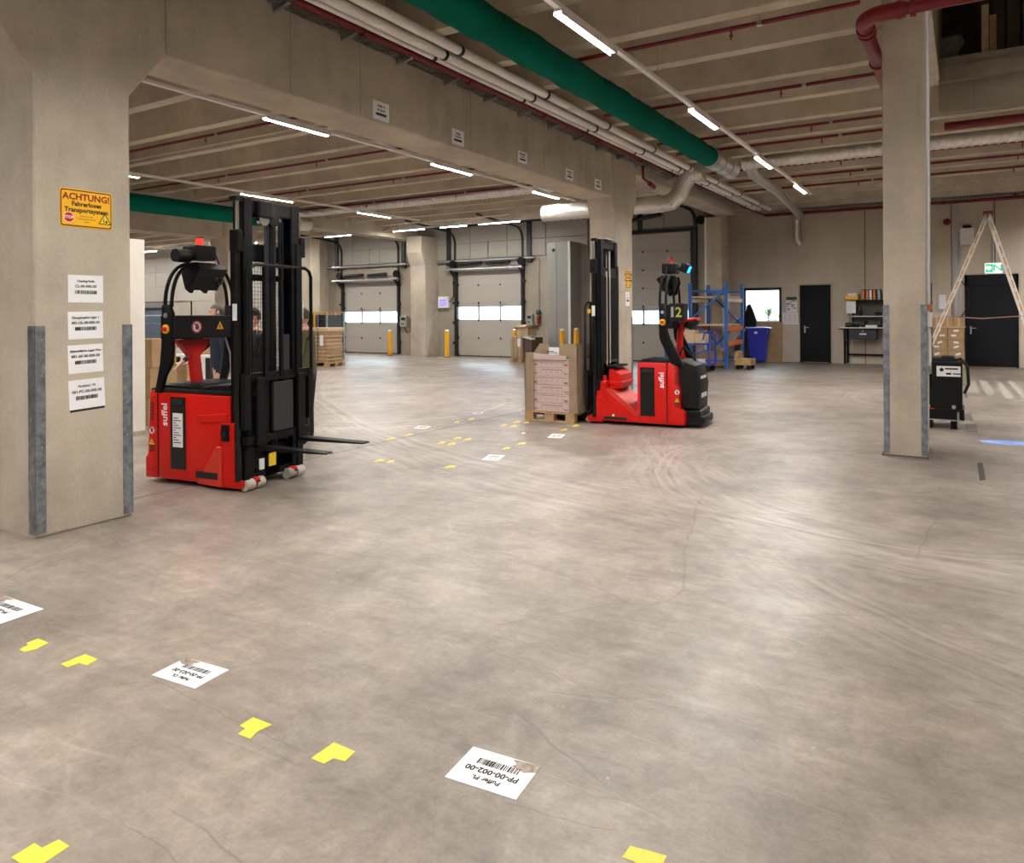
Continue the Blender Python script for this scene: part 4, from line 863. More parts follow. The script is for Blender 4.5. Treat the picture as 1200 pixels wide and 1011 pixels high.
bs_ = (('first', 437, 117, 456, 144, 'Aufle G'), ('second', 529.5, 150, 543.5, 172.5, 'Ablage'), ('third', 607, 176, 617.5, 193, ''), ('fourth', 663, 197, 671.5, 212.5, ''), ('fifth', 697, 209, 704.5, 223.5, ''))
for nm, x0, y0, x1, y1, tx in bs_:
    c, w_, h_ = wcenter('beam', x0, y0, x1, y1); h_ *= .8
    o = empty('code_sign', c, nm+' white code sign from the left on the long concrete beam', 'sign', 'white code signs on the beam', rot=COLF); MB().bb(-w_/2, w_/2, -h_/2, h_/2, 0, .004).build('plate', PAPER, o)
    if tx: text(tx, h_*.2, INK, o, (0, h_*.26, .0052), bold=.001)
    else: MB().bb(-w_*.34, w_*.30, h_*.2, h_*.32, .004, .005).build('blurred_title', mat('grey_ink', (.12, .11, .11), .7), o)
    text('PP-00-00', h_*.17, INK, o, (0, h_*.03, .0052), bold=.001); MB().bb(-w_*.32, w_*.32, -h_*.26, -h_*.12, .004, .005).build('barcode', INK, o)
# small sheet on the middle column
sheet(Vector((-5.719, 13.72, gX(728, 350, -5.72).z)), .2, .28, COLF, 'white code sheet below the small warning sign on middle column', ('Tor', '001'), cat='paper label')
# posters on the end wall
def wallthing(name, label, cat, px0, py0, px1, py1, depth=.01):
    a, b = gY(px0, py0, YE), gY(px1, py1, YE); c = Vector(((a.x+b.x)/2, YE-.001, (a.z+b.z)/2)); o = empty(name, c, label, cat, rot=WALLF); return o, abs(b.x-a.x), abs(a.z-b.z)
o, w_, h_ = wallthing('poster', 'green headed white notice beside the dark office door', 'poster', 921.5, 348, 934, 366)
MB().bb(-w_/2, w_/2, -h_/2, h_/2, 0, .01).build('sheet', PAPER, o); MB().bb(-w_/2, w_/2, h_/2-.1, h_/2, .01, .012).build('header', mat('dark_green', (.01, .09, .05), .6), o)
mb = MB()
for k in range(16): x, y = random.uniform(-.4, .4)*w_, random.uniform(-.42, .25)*h_; mb.bb(x-.04, x+.04, y-.015, y+.015, .01, .0115)
mb.build('print', mat('grey_print', (.35, .28, .3), .7), o)
o, w_, h_ = wallthing('poster', 'wide white table notice below the green headed poster', 'poster', 917, 366.5, 935.5, 380)
MB().bb(-w_/2, w_/2, -h_/2, h_/2, 0, .01).build('sheet', PAPER, o); mb = MB()
for k in range(3):
    for q in range(6): mb.bb(-w_*.42+k*w_*.3, -w_*.42+k*w_*.3+w_*.2, h_*.3-q*h_*.12, h_*.3-q*h_*.12+.012, .01, .0115)
mb.build('print', mat('faded_red_print', (.6, .45, .42), .7), o)
o, w_, h_ = wallthing('exit_sign', 'green and white lit emergency exit sign above the double door', 'sign', 1154, 309, 1174, 319.5)
MB().bb(-w_/2-.01, w_/2+.01, -h_/2-.03, h_/2+.02, 0, .08, .008).build('housing', WHITE, o); MB().bb(-w_/2, w_/2, -h_/2, h_/2, .08, .084).build('panel', EXITW, o)
MB().bb(-w_/2+.02, -w_*.02, -h_/2+.02, h_/2-.02, .084, .086).build('green_field', EXITG, o)
MB().cyl((-w_*.32, h_*.05, .086), (-w_*.32, h_*.05, .088), .05, 12).cyl((-w_*.22, h_*.05, .086), (-w_*.22, h_*.05, .088), .05, 12).prism([(-w_*.38, h_*.02), (-w_*.16, h_*.02), (-w_*.27, -h_*.3)], 'z', .086, .088).build('heart', EXITW, o)
text('N', h_*.95, EXITG, o, (w_*.26, 0, .0855), bold=.004, sx=1.25)
MB().cyl((0, h_/2, .03), (0, 4.6-gY(1164, 314, YE).z, .03), .022, 8).build('conduit', STEEL, o)
o, w_, h_ = wallthing('wall_box', 'white electrical box high on the wall behind the ladder', 'electrical box', 1125, 268, 1141.5, 286.5)
MB().bb(-w_/2, w_/2, -h_/2, h_/2, 0, .14, .012).build('housing', WHITE, o); MB().bb(-w_*.3, w_*.3, h_/2, h_/2+.08, .02, .1).build('cable_entry', BLKP, o)
o, w_, h_ = wallthing('framed_notice', 'framed white notice behind the left ladder leg', 'notice', 1099, 344, 1110, 363); MB().bb(-w_/2, w_/2, -h_/2, h_/2, 0, .02).build('frame', STEEL, o); MB().bb(-w_/2+.03, w_/2-.03, -h_/2+.03, h_/2-.03, .02, .023).build('sheet', PAPER, o)
o, w_, h_ = wallthing('cable_duct', 'vertical metal cable duct on the wall left of double door', 'cable duct', 1118, 250, 1123, 372); MB().bb(-w_/2, w_/2, -h_/2, h_/2+1.0, 0, .05).build('duct', STEEL, o); MB().bb(w_/2+.02, w_/2+.05, -h_/2, h_/2+1.0, 0, .03).build('conduit', STEEL, o)
MB().box((0, -h_/2-.1, .05), (.3, .2, .1), bev=.02).build('socket_block', DGREY, o); MB().tube([(w_/2, h_*-.1, .04), (.3, -h_*.25, .05), (.28, -h_*.4, .05), (.1, -h_*.5, .05)], .012, 6).build('cable', INK, o); MB().tube([(-.1, -h_/2-.1, .05), (-.5, -h_/2-.16, .05), (-.8, -h_/2+.05, .05)], .012, 6).build('cable', INK, o)
MB().sph((-.22, h_*.42, .06), .1).build('alarm_bell', SPRK, o)
# wall terminal and control boxes on the dock wall
def dockthing(name, label, cat, px0, py0, px1, py1, y=None):
    Y_ = YD-.051 if y is None else y; a, b = gY(px0, py0, Y_), gY(px1, py1, Y_); return empty(name, ((a.x+b.x)/2, Y_, (a.z+b.z)/2), label, cat, rot=WALLF), abs(b.x-a.x), abs(a.z-b.z)
o, w_, h_ = dockthing('wall_terminal', 'small wall display with violet screen between the dock doors', 'display', 515, 347.5, 527.5, 361, YD-.001)
MB().bb(-w_/2, w_/2, -h_/2, h_/2, 0, .12, .02).build('housing', WHITE, o); MB().bb(-w_*.3, w_*.3, -h_*.3, h_*.25, .12, .124).build('screen', SCREEN, o); MB().bb(-w_*.28, w_*.28, h_*.02, h_*.06, .124, .126).bb(-w_*.28, w_*.2, -h_*.15, -h_*.11, .124, .126).build('screen_text', PAPER, o)
MB().tube([(w_/2, 0, .05), (w_/2+.18, h_*.5, .04), (w_/2+.2, 1.3, .03)], .02, 6).build('cable', DGREY, o)
for lab, q in (('grey door control box right of the first dock door', (471, 370, 479, 383)), ('grey door control box right of the second dock door', (619, 368, 626, 381))):
    o, w_, h_ = dockthing('door_control', lab, 'control box', *q, YD-.001); MB().bb(-w_/2, w_/2, -h_/2, h_/2, 0, .14, .015).build('housing', CABG, o); MB().bb(-w_*.3, w_*.3, h_*.1, h_*.35, .14, .143).build('display', INK, o)
    for k in range(3): MB().cyl((-w_*.2+k*w_*.2, -h_*.2, .14), (-w_*.2+k*w_*.2, -h_*.2, .16), .025, 10).build('button', (SRED, INK, EXITG)[k], o)
    MB().tube([(0, -h_/2, .06), (.15, -h_/2-.25, .07), (.32, -h_/2-.15, .06), (.3, h_*.3, .05)], .018, 6).build('cable', INK, o)
o, w_, h_ = dockthing('pull_switch', 'green pull switch hanging right of the second dock door', 'switch', 630, 360, 634, 372, YD-.02); MB().sph((0, 0, .05), .1).build('knob', mat('switch_green', (.01, .1, .06), .5), o); MB().bb(-.012, .012, .1, 1.9, .0, .03).build('conduit', STEEL, o); MB().bb(-.05, .05, -.4, -.12, 0, .08).build('grip', SPRK, o)
# tall grey cabinet beside the third door
xa_, xb_, xc_ = gY(642, 400, YD-.9).x, gY(668, 400, YD-.9).x, gY(653, 400, YD-.9).x
o = empty('tall_cabinet', ((xa_+xb_)/2, YD-.45, 0), 'tall grey sheet metal cabinet behind the wrapped pallet load', 'cabinet'); hw = (xb_-xa_)/2; zt = gY(655, 283, YD-.9).z
MB().bb(-hw, hw, -.45, .4, 0, zt, .01).build('body', CABG, o); MB().bb(-hw+.02, xc_-o.location.x-.01, -.465, -.45, .05, zt*.5-.01).build('door', CABG, o); MB().bb(-hw+.02, xc_-o.location.x-.01, -.465, -.45, zt*.5+.01, zt-.03).build('door', CABG, o); MB().bb(xc_-o.location.x+.01, hw-.06, -.465, -.45, .05, zt-.03).build('door', CABG, o); MB().bb(hw-.06, hw+.03, -.46, -.44, 0, zt).build('edge_strip', WHITE, o); MB().cyl((-hw+.25, -.475, zt-.28), (-hw+.25, -.46, zt-.28), .06, 12).build('vent', INK, o)
# yellow bollards
for lab, px, py in (('yellow bollard in front of the first dock door', 457, 388), ('yellow bollard left of the second dock door', 523.5, 388), ('yellow bollard at the right of the second dock door', 603.5, 387), ('left one of two yellow bollards behind the wrapped pallet load', 659, 387), ('right one of two yellow bollards behind the wrapped pallet load', 675.5, 386)):
    Y_ = 22.0 if px < 640 else 21.4; p = gY(px, py, Y_); o = empty('bollard', (p.x, Y_, 0), lab, 'bollard', 'yellow dock bollards'); MB().cyl((0, 0, 0), (0, 0, p.z), .085, 16).build('post', YPOST, o, True); MB().cyl((0, 0, p.z), (0, 0, p.z+.05), .08, 16, .05).build('cap', WHITE, o, True); MB().cyl((0, 0, 0), (0, 0, .015), .13, 16).build('base_plate', DGREY, o)

# ------------------------------------------------------------------ marks on the floor
def flat(name, label, cat, pts, m_, group=None, z=.002):
    P = [fl(x, y) for x, y in pts]; c = sum(P, Vector())/len(P); o = None
    mb = MB(); mb.prism([(p.x-c.x, p.y-c.y) for p in P], 'z', 0, z); o = mb.build(name, m_); o.location = (c.x, c.y, 0); tag(o, label, cat, group); return o
q0 = lambda x, y: (x/2.857, 690+y/2.857); q1 = lambda x, y: (400+x/2.857, 800+y/2.857); q2 = lambda x, y: (340+x/3.333, 480+y/3.333)
YG = 'yellow floor corner marks'
for lab, q, pts in (('worn yellow corner mark near the left edge, beside the cut off floor label', q0, [(65, 203), (95, 188), (88, 182), (128, 167), (163, 181), (120, 202), (80, 211)]),
    ('yellow corner mark left of the torn floor label', q0, [(203, 252), (285, 219), (327, 236), (290, 256), (265, 248), (225, 263)]),
    ('yellow corner mark with a tear, below the torn floor label', q0, [(803, 458), (848, 431), (910, 455), (862, 478), (838, 502), (797, 486), (822, 468)]),
    ('yellow corner mark left of the largest floor label', q0, [(1043, 567), (1118, 515), (1190, 545), (1155, 577), (1117, 567), (1085, 586)]),
    ('yellow corner mark at the bottom left corner of the floor', q0, [(38, 900), (115, 852), (140, 868), (197, 840), (233, 862), (110, 944)]),
    ('yellow corner mark at the bottom edge, right of largest label', q1, [(940, 585), (968, 547), (1090, 580), (1060, 640), (1000, 640), (985, 600)])):
    flat('corner_mark', lab, 'floor mark', [q(*p) for p in pts], YTAPE, YG)
far = [(600, 222, 50, 8), (325, 198, 46, 8), (375, 202, 33, 9), (573, 129, 34, 8), (610, 133, 40, 9), (635, 110, 36, 8), (677, 115, 33, 8), (826, 150, 36, 8), (885, 131, 40, 8), (820, 60, 26, 7), (857, 64, 32, 7), (868, 47, 34, 6), (910, 50, 26, 6), (1054, 78, 30, 7), (1100, 62, 32, 6), (445, 97, 36, 7), (375, 113, 36, 7), (695, 35, 26, 6), (640, 48, 22, 6), (125, 175, 32, 7)]
for i, (x, y, w_, h_) in enumerate(far):
    a = [(x, y+h_*.5), (x+w_*.55, y-h_*.5), (x+w_, y-h_*.35), (x+w_*.75, y+h_*.5), (x+w_*.5, y+h_*.3), (x+w_*.25, y+h_*.7)]
    flat('corner_mark', 'small distant yellow corner mark on the floor between the two red trucks', 'floor mark', [q2(*p) for p in a], YTAPE, 'distant yellow corner marks')
def floor_label(label, pts, title, code, torn=0):
    P = [fl(*p) for p in pts]; c = sum(P, Vector())/4      # pts: reading order top-left, top-right, bottom-right, bottom-left as seen from the far side
    rt = ((P[1]-P[0])+(P[2]-P[3])); w_ = rt.length/2; up = ((P[0]-P[3])+(P[1]-P[2])); h_ = up.length/2
    o = empty('floor_label', (c.x, c.y, 0), label, 'floor label', 'white floor labels', rot=frame(rt, up)); MB().bb(-w_/2, w_/2, -h_/2, h_/2, 0, .002).build('sheet', PAPER, o)
    if title:
        text(title, h_*.15, INK, o, (0, h_*.28, .003), bold=.0005); text(code, h_*.19, INK, o, (0, h_*.06, .003), bold=.0008); barcode(o, 0, -h_*.17, w_*.6, h_*.16, z=.0022)
    if torn:
        s_ = torn; mb = MB(); mb.prism([(s_*w_*.5, -h_*.5), (s_*w_*.12, -h_*.47), (s_*w_*.2, -h_*.36), (s_*w_*.16, -h_*.28), (s_*w_*.36, -h_*.2), (s_*w_*.5, -h_*.3)], 'z', .002, .0027); mb.build('torn_patch', mat('adhesive_residue', (.36, .29, .22), .7, noise=.5, nscale=40), o)
    return o
floor_label('largest white floor label PP-00-002-00 in the foreground', [q1(583, 392), q1(345, 315), q1(443, 215), q1(670, 282)], 'Puffer PL', 'PP-00-002-00', -1)
floor_label('torn white floor label left of centre in the foreground', [q0(648, 335), q0(512, 287), q0(620, 232), q0(770, 270)], 'Puffer DL', 'PP-00-003-00', 1)
floor_label('white floor label cut off by the left picture edge', [q0(10, 115), q0(-125, 72), q0(-30, 10), q0(135, 70)], 'Puffer EL', 'PP-00-004-00', 1)
for lab, x, y, w_, h_ in (('white floor label midway between the two trucks', 745, 187, 100, 22), ('white floor label in front of the wrapped pallet load', 1000, 103, 82, 16), ('white floor label beyond the floor joint, nearer one', 480, 69, 74, 12), ('white floor label beyond the floor joint, farther one', 712, 14, 46, 8)):
    a = [(x+w_*.62, y+h_*.5), (x, y+h_*.35), (x+w_*.35, y-h_*.5), (x+w_, y-h_*.4)]; floor_label(lab, [q2(*p) for p in a], 'Puffer', 'PP-00', 0)
flat('paper_scrap', 'tiny white paper scrap on the floor before the pallet load', 'paper', [q2(903, 92), q2(912, 88), q2(921, 91), q2(910, 95)], PAPER)
flat('tape_strip', 'short dark tape strip on the floor right of the square column', 'tape', [(1145, 542), (1151.5, 542), (1155, 562), (1148, 563)], mat('dark_tape', (.03, .03, .03), .6))
for lab, pts in (('dark square patch on floor right of the black battery case, nearer one', [(1131, 497), (1144, 496.5), (1146, 507), (1133, 506.5)]), ('dark square patch on floor right of the black battery case, farther one', [(1129, 485), (1138, 484.5), (1140.5, 492.5), (1129, 492)]), ('small dark patch on the floor behind the battery case', [(1130, 461), (1133.5, 461), (1134, 466), (1130.5, 466)])):
    flat('floor_patch', lab, 'patch', pts, mat('grey_patch', (.12, .11, .10), .6))
for i, pts in enumerate(([(1134, 446), (1143, 446), (1147, 460), (1139, 461)], [(1147, 446), (1157, 446), (1165, 463), (1157, 463)], [(1166, 446.5), (1173, 446.5), (1189, 467), (1178, 467)], [(1180, 446.5), (1187, 446.5), (1206, 465), (1199, 467)])):
    flat('floor_stripe', ('first', 'second', 'third', 'fourth')[i]+' faded pale floor stripe from the left by the double door', 'floor mark', pts, mat('worn_stripe', (.40, .355, .305), .6, noise=.3, nscale=6), 'faded floor stripes', .0015)
# ------------------------------------------------------------------ pallets and loads
def pallet(o, L, W_, H=.144):
    """euro pallet, L along local x, W_ along local y"""
    for k in range(5): y = -W_/2+.05+(W_-.1)*k/4; MB().box((0, y, H-.011), (L, .1 if k % 2 == 0 else .085, .022)).build('deck_board', WOOD, o)
    for x in (-L/2+.07, 0, L/2-.07): MB().box((x, 0, H-.033), (.145, W_, .022)).build('stringer_board', WOOD, o)
    for x in (-L/2+.07, 0, L/2-.07):
        for y in (-W_/2+.05, 0, W_/2-.05): MB().box((x, y, .061), (.145, .1, .078)).build('block', WOOD, o)
    for y in (-W_/2+.05, 0, W_/2-.05): MB().box((0, y, .011), (L, .1, .022)).build('bottom_board', WOOD, o)
pc = Vector((-5.24, 9.58+.6, 0))
pl = empty('euro_pallet', pc, 'wooden pallet under the wrapped printed cartons on the truck forks', 'pallet'); pallet(pl, .82, 1.2)
# shift boards: the face seen shows three block ends
names = ('bottom', 'second', 'third', 'fourth', 'fifth', 'top')
for k in range(6):
    z = .146+k*.131; o = empty('printed_carton', (pc.x+.02, pc.y, z), names[k]+' pale printed carton layer in the wrapped pallet load', 'carton', 'pale printed cartons on the lifted pallet')
    MB().box((0, 0, .065), (.76, 1.12, .128), bev=.006).build('carton', PRINT, o)
    mb = MB()
    if k % 2: 
        for q in range(9): mb.bb(-.26+q*.058, -.26+q*.058+.045, -.5612, -.56, .098, .108)
        for q in (-.27, .24): mb.bb(q-.03, q+.03, -.5612, -.56, .02, .05)
    else:
        for q in range(7): mb.bb(-.16+q*.05, -.16+q*.05+.04, -.5612, -.56, .085, .098)
        for q in (-.27, .24): mb.bb(q-.03, q+.03, -.5612, -.56, .03, .045)
    mb.build('red_print', PRINTR, o)
    mb = MB()
    for q in range(5): mb.bb(-.2+q*.09, -.2+q*.09+.05, -.5608, -.56, .035, .075)
    mb.build('grey_print', mat('carton_grey_print', (.52, .40, .38), .7), o)
for lab, x in (('left brown cardboard corner board of the wrapped load', -.36), ('right brown cardboard corner board of the wrapped load', .375)):
    o = empty('corner_board', (pc.x+.02+x, pc.y-.575, .146), lab, 'corner board'); s = -1 if x < 0 else 1
    MB().bb(-.075, .075, -.012, 0, 0, .86 if s < 0 else .98, .002).bb(s*.06, s*.075, -.012, .3, 0, .86 if s < 0 else .98).build('board', KRAFT3, o)
    for z in (.25, .52, .76): MB().bb(-.076, .076, -.0135, -.012, z, z+.006).build('crease', KRAFT, o)
o = empty('top_cardboard', (pc.x+.02, pc.y, .146+.79), 'torn brown cardboard tray on top of the wrapped load', 'cardboard')
mb = MB(); mb.prism([(-.36, 0), (.37, 0), (.37, .21), (.12, .20), (.09, .12), (-.04, .12), (-.10, .19), (-.22, .21), (-.31, .10)], 'y', -.50, -.47); mb.build('front_flap', KRAFT3, o)
MB().bb(-.37, .38, -.50, .5, .0, .015).build('tray', KRAFT3, o); mb = MB(); mb.prism([(-.36, 0), (.37, 0), (.37, .17), (-.36, .15)], 'y', .47, .49); mb.build('rear_flap', KRAFT3, o); MB().bb(.36, .38, -.5, .5, 0, .2).build('side_flap', KRAFT3, o)
MB().prism([(-.34, -.03), (.26, -.03), (.26, .035), (-.3, .07)], 'y', -.585, -.58).build('inner_edge', PRINT, o); MB().box((.02, -.51, .10), (.17, .004, .11)).build('paper_note', PAPER, o)
mb = MB().bb(-.10, .02, -.514, -.511, .09, .10).bb(-.1, .08, -.514, -.511, .07, .078); mb.build('note_print', INK, o)
# film around the load
FILM = bpy.data.materials.new('stretch_film'); FILM.use_nodes = True; nt = FILM.node_tree; nt.nodes.remove(nt.nodes['Principled BSDF']); tr_ = nt.nodes.new('ShaderNodeBsdfTransparent'); gl_ = nt.nodes.new('ShaderNodeBsdfGlossy'); gl_.inputs['Roughness'].default_value = .25; mx_ = nt.nodes.new('ShaderNodeMixShader'); mx_.inputs[0].default_value = .09
nt.links.new(tr_.outputs[0], mx_.inputs[1]); nt.links.new(gl_.outputs[0], mx_.inputs[2]); nt.links.new(mx_.outputs[0], nt.nodes['Material Output'].inputs[0])
o = empty('stretch_film', (pc.x+.02, pc.y, .12), 'clear stretch film wrapped around the pallet load', 'film'); mb = MB(); pts = []
for z, q in ((0, .0), (.03, .006), (.4, .0), (.8, .004), (.86, .0)):
    pts.append([mb.bm.verts.new((sx*(.455+q), sy*(.60+q), z)) for sx, sy in ((-1, -1), (1, -1), (1, 1), (-1, 1))])
for a, b in zip(pts, pts[1:]):
    for k in range(4): mb.bm.faces.new((a[k], a[(k+1) % 4], b[(k+1) % 4], b[k]))
mb.build('film', FILM, o)

# stack of folded cartons on a pallet, left behind the near truck
c = fl(366, 431); c2 = fl(403, 430); base = Vector((-17.15, 16.6, 0))
o = empty('euro_pallet', base, 'wooden pallet under the stack of flat brown cardboard bundles', 'pallet', rz=R(8)); pallet(o, 1.15, .85)
for k in range(8):
    z = .146+k*.115; p = empty('cardboard_bundle', (base.x, base.y, z), ('lowest', 'second', 'third', 'fourth', 'fifth', 'sixth', 'seventh', 'eighth')[k]+' flat cardboard bundle of the strapped stack, counted upward', 'cardboard', 'strapped flat cardboard bundles', rz=R(8)+random.uniform(-.03, .03))
    for q in range(3): MB().box((random.uniform(-.02, .02), random.uniform(-.01, .01), .018+q*.037), (1.06, .78, .033)).build('sheet', KRAFT if q != 2 else KRAFT2, p)
o = empty('cardboard_cover', (base.x, base.y, .146+8*.115), 'pale cardboard cover on top of the strapped cardboard stack', 'cardboard', rz=R(8)); MB().box((0, 0, .06), (1.14, .86, .13), bev=.03).build('cover', KRAFT2, o)
for x in (-.25, .2): MB().bb(x, x+.02, -.436, -.432, -.9, .13).build('strap', INK, o)
MB().bb(.30, .42, -.437, -.433, -.42, -.10).build('paper_tag', PAPER, o)
# mesh pallet cages behind it
for i, (px, lab) in enumerate(((374, 'grey wire cage box with yellow frame behind cardboard stack, left one'), (388, 'grey wire cage box with yellow top edge, right one'))):
    g = gY(px, 390, 18.6); o = empty('wire_cage', (g.x, 18.6, 0), lab, 'cage'); mb = MB(); w_ = .2; zt = gY(380, 365, 18.2).z
    for sx in (-1, 1):
        for sy in (-.4, .4): mb.bb(sx*w_-.025, sx*w_+.025, sy-.025, sy+.025, 0, zt)
    mb.build('corner_post', YPOST if i == 0 else STEEL, o); MB().bb(-w_, w_, -.42, -.38, zt-.05, zt).bb(-w_, w_, .38, .42, zt-.05, zt).build('top_rail', YPOST, o)
    mb = MB()
    for k in range(16): mb.bb(-w_, w_, -.405, -.395, .15+k*(zt-.2)/16, .15+k*(zt-.2)/16+.03)
    for k in range(7): mb.bb(-w_+k*w_/3-.005, -w_+k*w_/3+.005, -.41, -.4, .1, zt)
    mb.build('mesh', DGREY, o)['kind'] = 'stuff'; MB().bb(-w_+.03, w_-.03, -.36, .36, .12, zt-.12).build('content', mat('dark_crates', (.07, .075, .08), .6), o)
# small pallet with open carton by the second door
base = Vector((-12.25, 20.9, 0)); o = empty('euro_pallet', base, 'wooden pallet with film wrapped goods by the second dock door', 'pallet', rz=R(-4)); pallet(o, .8, .8)
o = empty('wrapped_goods', (base.x, base.y, .146), 'brown film wrapped goods on the pallet by the second dock door', 'goods', rz=R(-4)); MB().box((-.15, 0, .35), (.46, .72, .70), bev=.03).build('bale', KRAFT3, o); MB().box((.24, .05, .33), (.3, .66, .66), bev=.02).build('dark_bale', mat('dark_carton', (.10, .07, .05), .7), o); MB().box((-.05, -.365, .5), (.12, .006, .26)).build('paper_tag', PAPER, o)
for q in (-.34, -.2, -.05): MB().bb(q, q+.02, -.365, -.36, 0, .7).build('strap', WOODP, o)
o = empty('open_carton', (base.x+.03, base.y, .86), 'open light cardboard box lying on the film wrapped goods', 'carton', rz=R(-4)); MB().bb(-.24, .2, -.25, .25, 0, .02).bb(-.24, .2, -.25, -.235, 0, .3).bb(-.24, .2, .235, .25, 0, .3).bb(-.24, -.225, -.25, .25, 0, .3).bb(.185, .2, -.25, .25, 0, .3).build('box', KRAFT2, o)
MB().box((-.34, 0, .27), (.22, .46, .012), ('Y', -.35)).build('flap', KRAFT2, o); MB().box((.31, 0, .29), (.24, .46, .012), ('Y', -.5)).build('flap', KRAFT3, o); MB().box((-.02, -.33, .32), (.4, .2, .012), ('X', .4)).build('flap', KRAFT2, o)
o = empty('crumpled_paper', (base.x+.28, base.y-.1, .80), 'white crumpled paper sticking out beside the open carton', 'paper', rz=R(-4)); MB().box((0, -.2, .0), (.36, .2, .05), ('Y', .2)).box((-.02, -.22, .04), (.26, .16, .03), ('Y', -.25)).build('paper', PAPER, o)
# cartons behind the near truck, next to the white pillar
for i, (px, py, s, z0, lab) in enumerate(((178, 470, .5, 0, 'large brown carton behind the near truck, bottom of stack'), (178, 440, .5, .42, 'brown carton behind the near truck, middle of stack'), (179, 425, .48, .84, 'brown carton behind the near truck, top of stack'), (212, 450, .45, 0, 'brown carton seen under the truck arch, lower one'), (214, 430, .42, .4, 'brown carton seen under the truck arch, upper one'), (243, 430, .3, .9, 'small brown carton on the bench behind the tiller'))):
    p = Vector((-10.3, 6.6, 0)) if i < 3 else Vector((-10.98, 7.58, 0)) if i < 5 else Vector((-11.6, 8.5, 0))
    o = empty('cardboard_box', (p.x, p.y, z0), lab, 'carton', rz=R(4*i)); hh = .42 if i < 5 else .25; MB().box((0, 0, hh/2), (s, s*.9, hh-.006), bev=.006).build('box', KRAFT, o); MB().bb(-s/2, s/2, -.03, .03, hh-.004, hh+.0).build('tape', KRAFT2, o)
    for q in range(3): MB().bb(-s/2-.001, s/2+.001, -s*.45-.001, s*.45+.001, .1+q*.1, .104+q*.1).build('fold_line', KRAFT3, o)
o = empty('work_table', (-11.65, 8.55, 0), 'plain table with papers behind the tiller of the near truck', 'table'); MB().bb(-.5, .5, -.35, .35, .86, .9).build('table_top', WHITE, o)
for sx in (-.45, .45):
    for sy in (-.3, .3): MB().bb(sx-.025, sx+.025, sy-.025, sy+.025, 0, .86).build('leg', DGREY, o)

# ------------------------------------------------------------------ blue rack and trolley
YR0, YR1 = 20.4, 22.1
xl, xr_ = gY(809, 380, YR0).x, gY(851, 380, YR0).x; zt = gY(851, 331, YR0).z
o = empty('pallet_rack', ((xl+xr_)/2, (YR0+YR1)/2, 0), 'blue shelf rack with orange beams and wooden boards left of the window', 'rack'); hw = (xr_-xl)/2; hy = (YR1-YR0)/2
for sx in (-1, 1):
    for sy in (-1, 1):
        p = MB().bb(sx*hw-.045, sx*hw+.045, sy*hy-.03, sy*hy+.03, 0, zt).build('upright', BLUE, o); hl = MB()
        for k in range(24): hl.bb(sx*hw-.01, sx*hw+.01, sy*hy-.032, sy*hy+.032, .1+k*.09, .13+k*.09)
        hl.build('slots', INK, p); MB().bb(sx*hw-.07, sx*hw+.07, sy*hy-.06, sy*hy+.06, 0, .012).build('foot_plate', STEEL, o)
for z in (zt-.22, .25): 
    for sy in (-1, 1): MB().bar((-hw, sy*hy, z), (hw, sy*hy, z), .03, .05).build('frame_strut', BLUE, o)
MB().bar((-hw, -hy, zt*.58), (hw, -hy, zt-.2), .03, .05).build('diagonal_brace', BLUE, o); MB().bar((-hw, -hy, zt*.55), (hw, -hy, zt*.24), .03, .05).build('diagonal_brace', BLUE, o); MB().bar((-hw, hy, zt-.2), (hw, hy, zt*.5), .03, .05).build('diagonal_brace', BLUED, o); MB().bar((-hw, hy, .35), (hw, hy, zt*.6), .03, .05).build('diagonal_brace', BLUE, o)
# beams run from the front frame to the rear frame
for z, m_ in ((zt*.80, PAPER), (zt*.47, ORANGE), (zt*.30, ORANGE)):
    for sx in (-1, 1): MB().bb(sx*hw-.02, sx*hw+.02, -hy+.03, hy-.03, z-.065, z+.065).build('beam', ORANGE, o); MB().bb(sx*hw+.021, sx*hw+.024, -hy+.1, hy-.1, z-.045, z+.045).build('beam_face', m_, o)
for z in (zt*.835, zt*.505):
    for k in range(4): MB().bb(-hw+.03, hw-.03, -hy+.05+k*(2*hy-.1)/4, -hy+.04+(k+1)*(2*hy-.1)/4, z, z+.03).build('shelf_board', WOODP, o)
rx, ry = o.location.x, o.location.y
for lab, dx_, dy_, z, s, d in (('brown carton on the lower tier of the blue rack', -.1, .1, 0.06, (.6, .5, .4), KRAFT), ('flat brown carton in front in the blue rack', .15, .0, .47, (.42, .4, .16), KRAFT), ):
    b_ = empty('cardboard_box', (rx+dx_, ry+dy_, z), lab, 'carton'); MB().box((0, 0, s[2]/2), s, bev=.006).build('box', d, b_); MB().bb(-s[0]/2, s[0]/2, -.03, .03, s[2]-.002, s[2]+.001).build('tape', KRAFT2, b_)
b_ = empty('grey_board', (rx+.22, ry+.35, 0), 'grey board leaning inside the blue rack', 'board'); MB().bar((-.25, 0, 0.02), (.16, .1, .95), .2, .03, (0, 1, 0)).build('board', CABG, b_)
b_ = empty('low_dolly', (rx+hw+.34, ry-.3, 0), 'wooden dolly with black castors at the foot of the rack', 'dolly'); MB().bb(-.2, .25, -.25, .25, .12, .30, .01).bb(-.2, -.1, -.25, .25, .3, .5).build('wood_block', WOOD, b_)
for sx in (-.12, .17):
    for sy in (-.2, .2): MB().cyl((sx, sy-.02, .06), (sx, sy+.02, .06), .06, 12).build('castor', BLKP, b_)
tx_, ty_ = gY(833, 420, 19.75).x, 19.75
t_ = empty('trolley', (tx_-.35, ty_, 0), 'blue tube trolley carrying cartons in front of the blue rack', 'trolley'); MB().bb(-.5, .4, -.3, .3, .16, .2).build('deck', BLUED, t_)
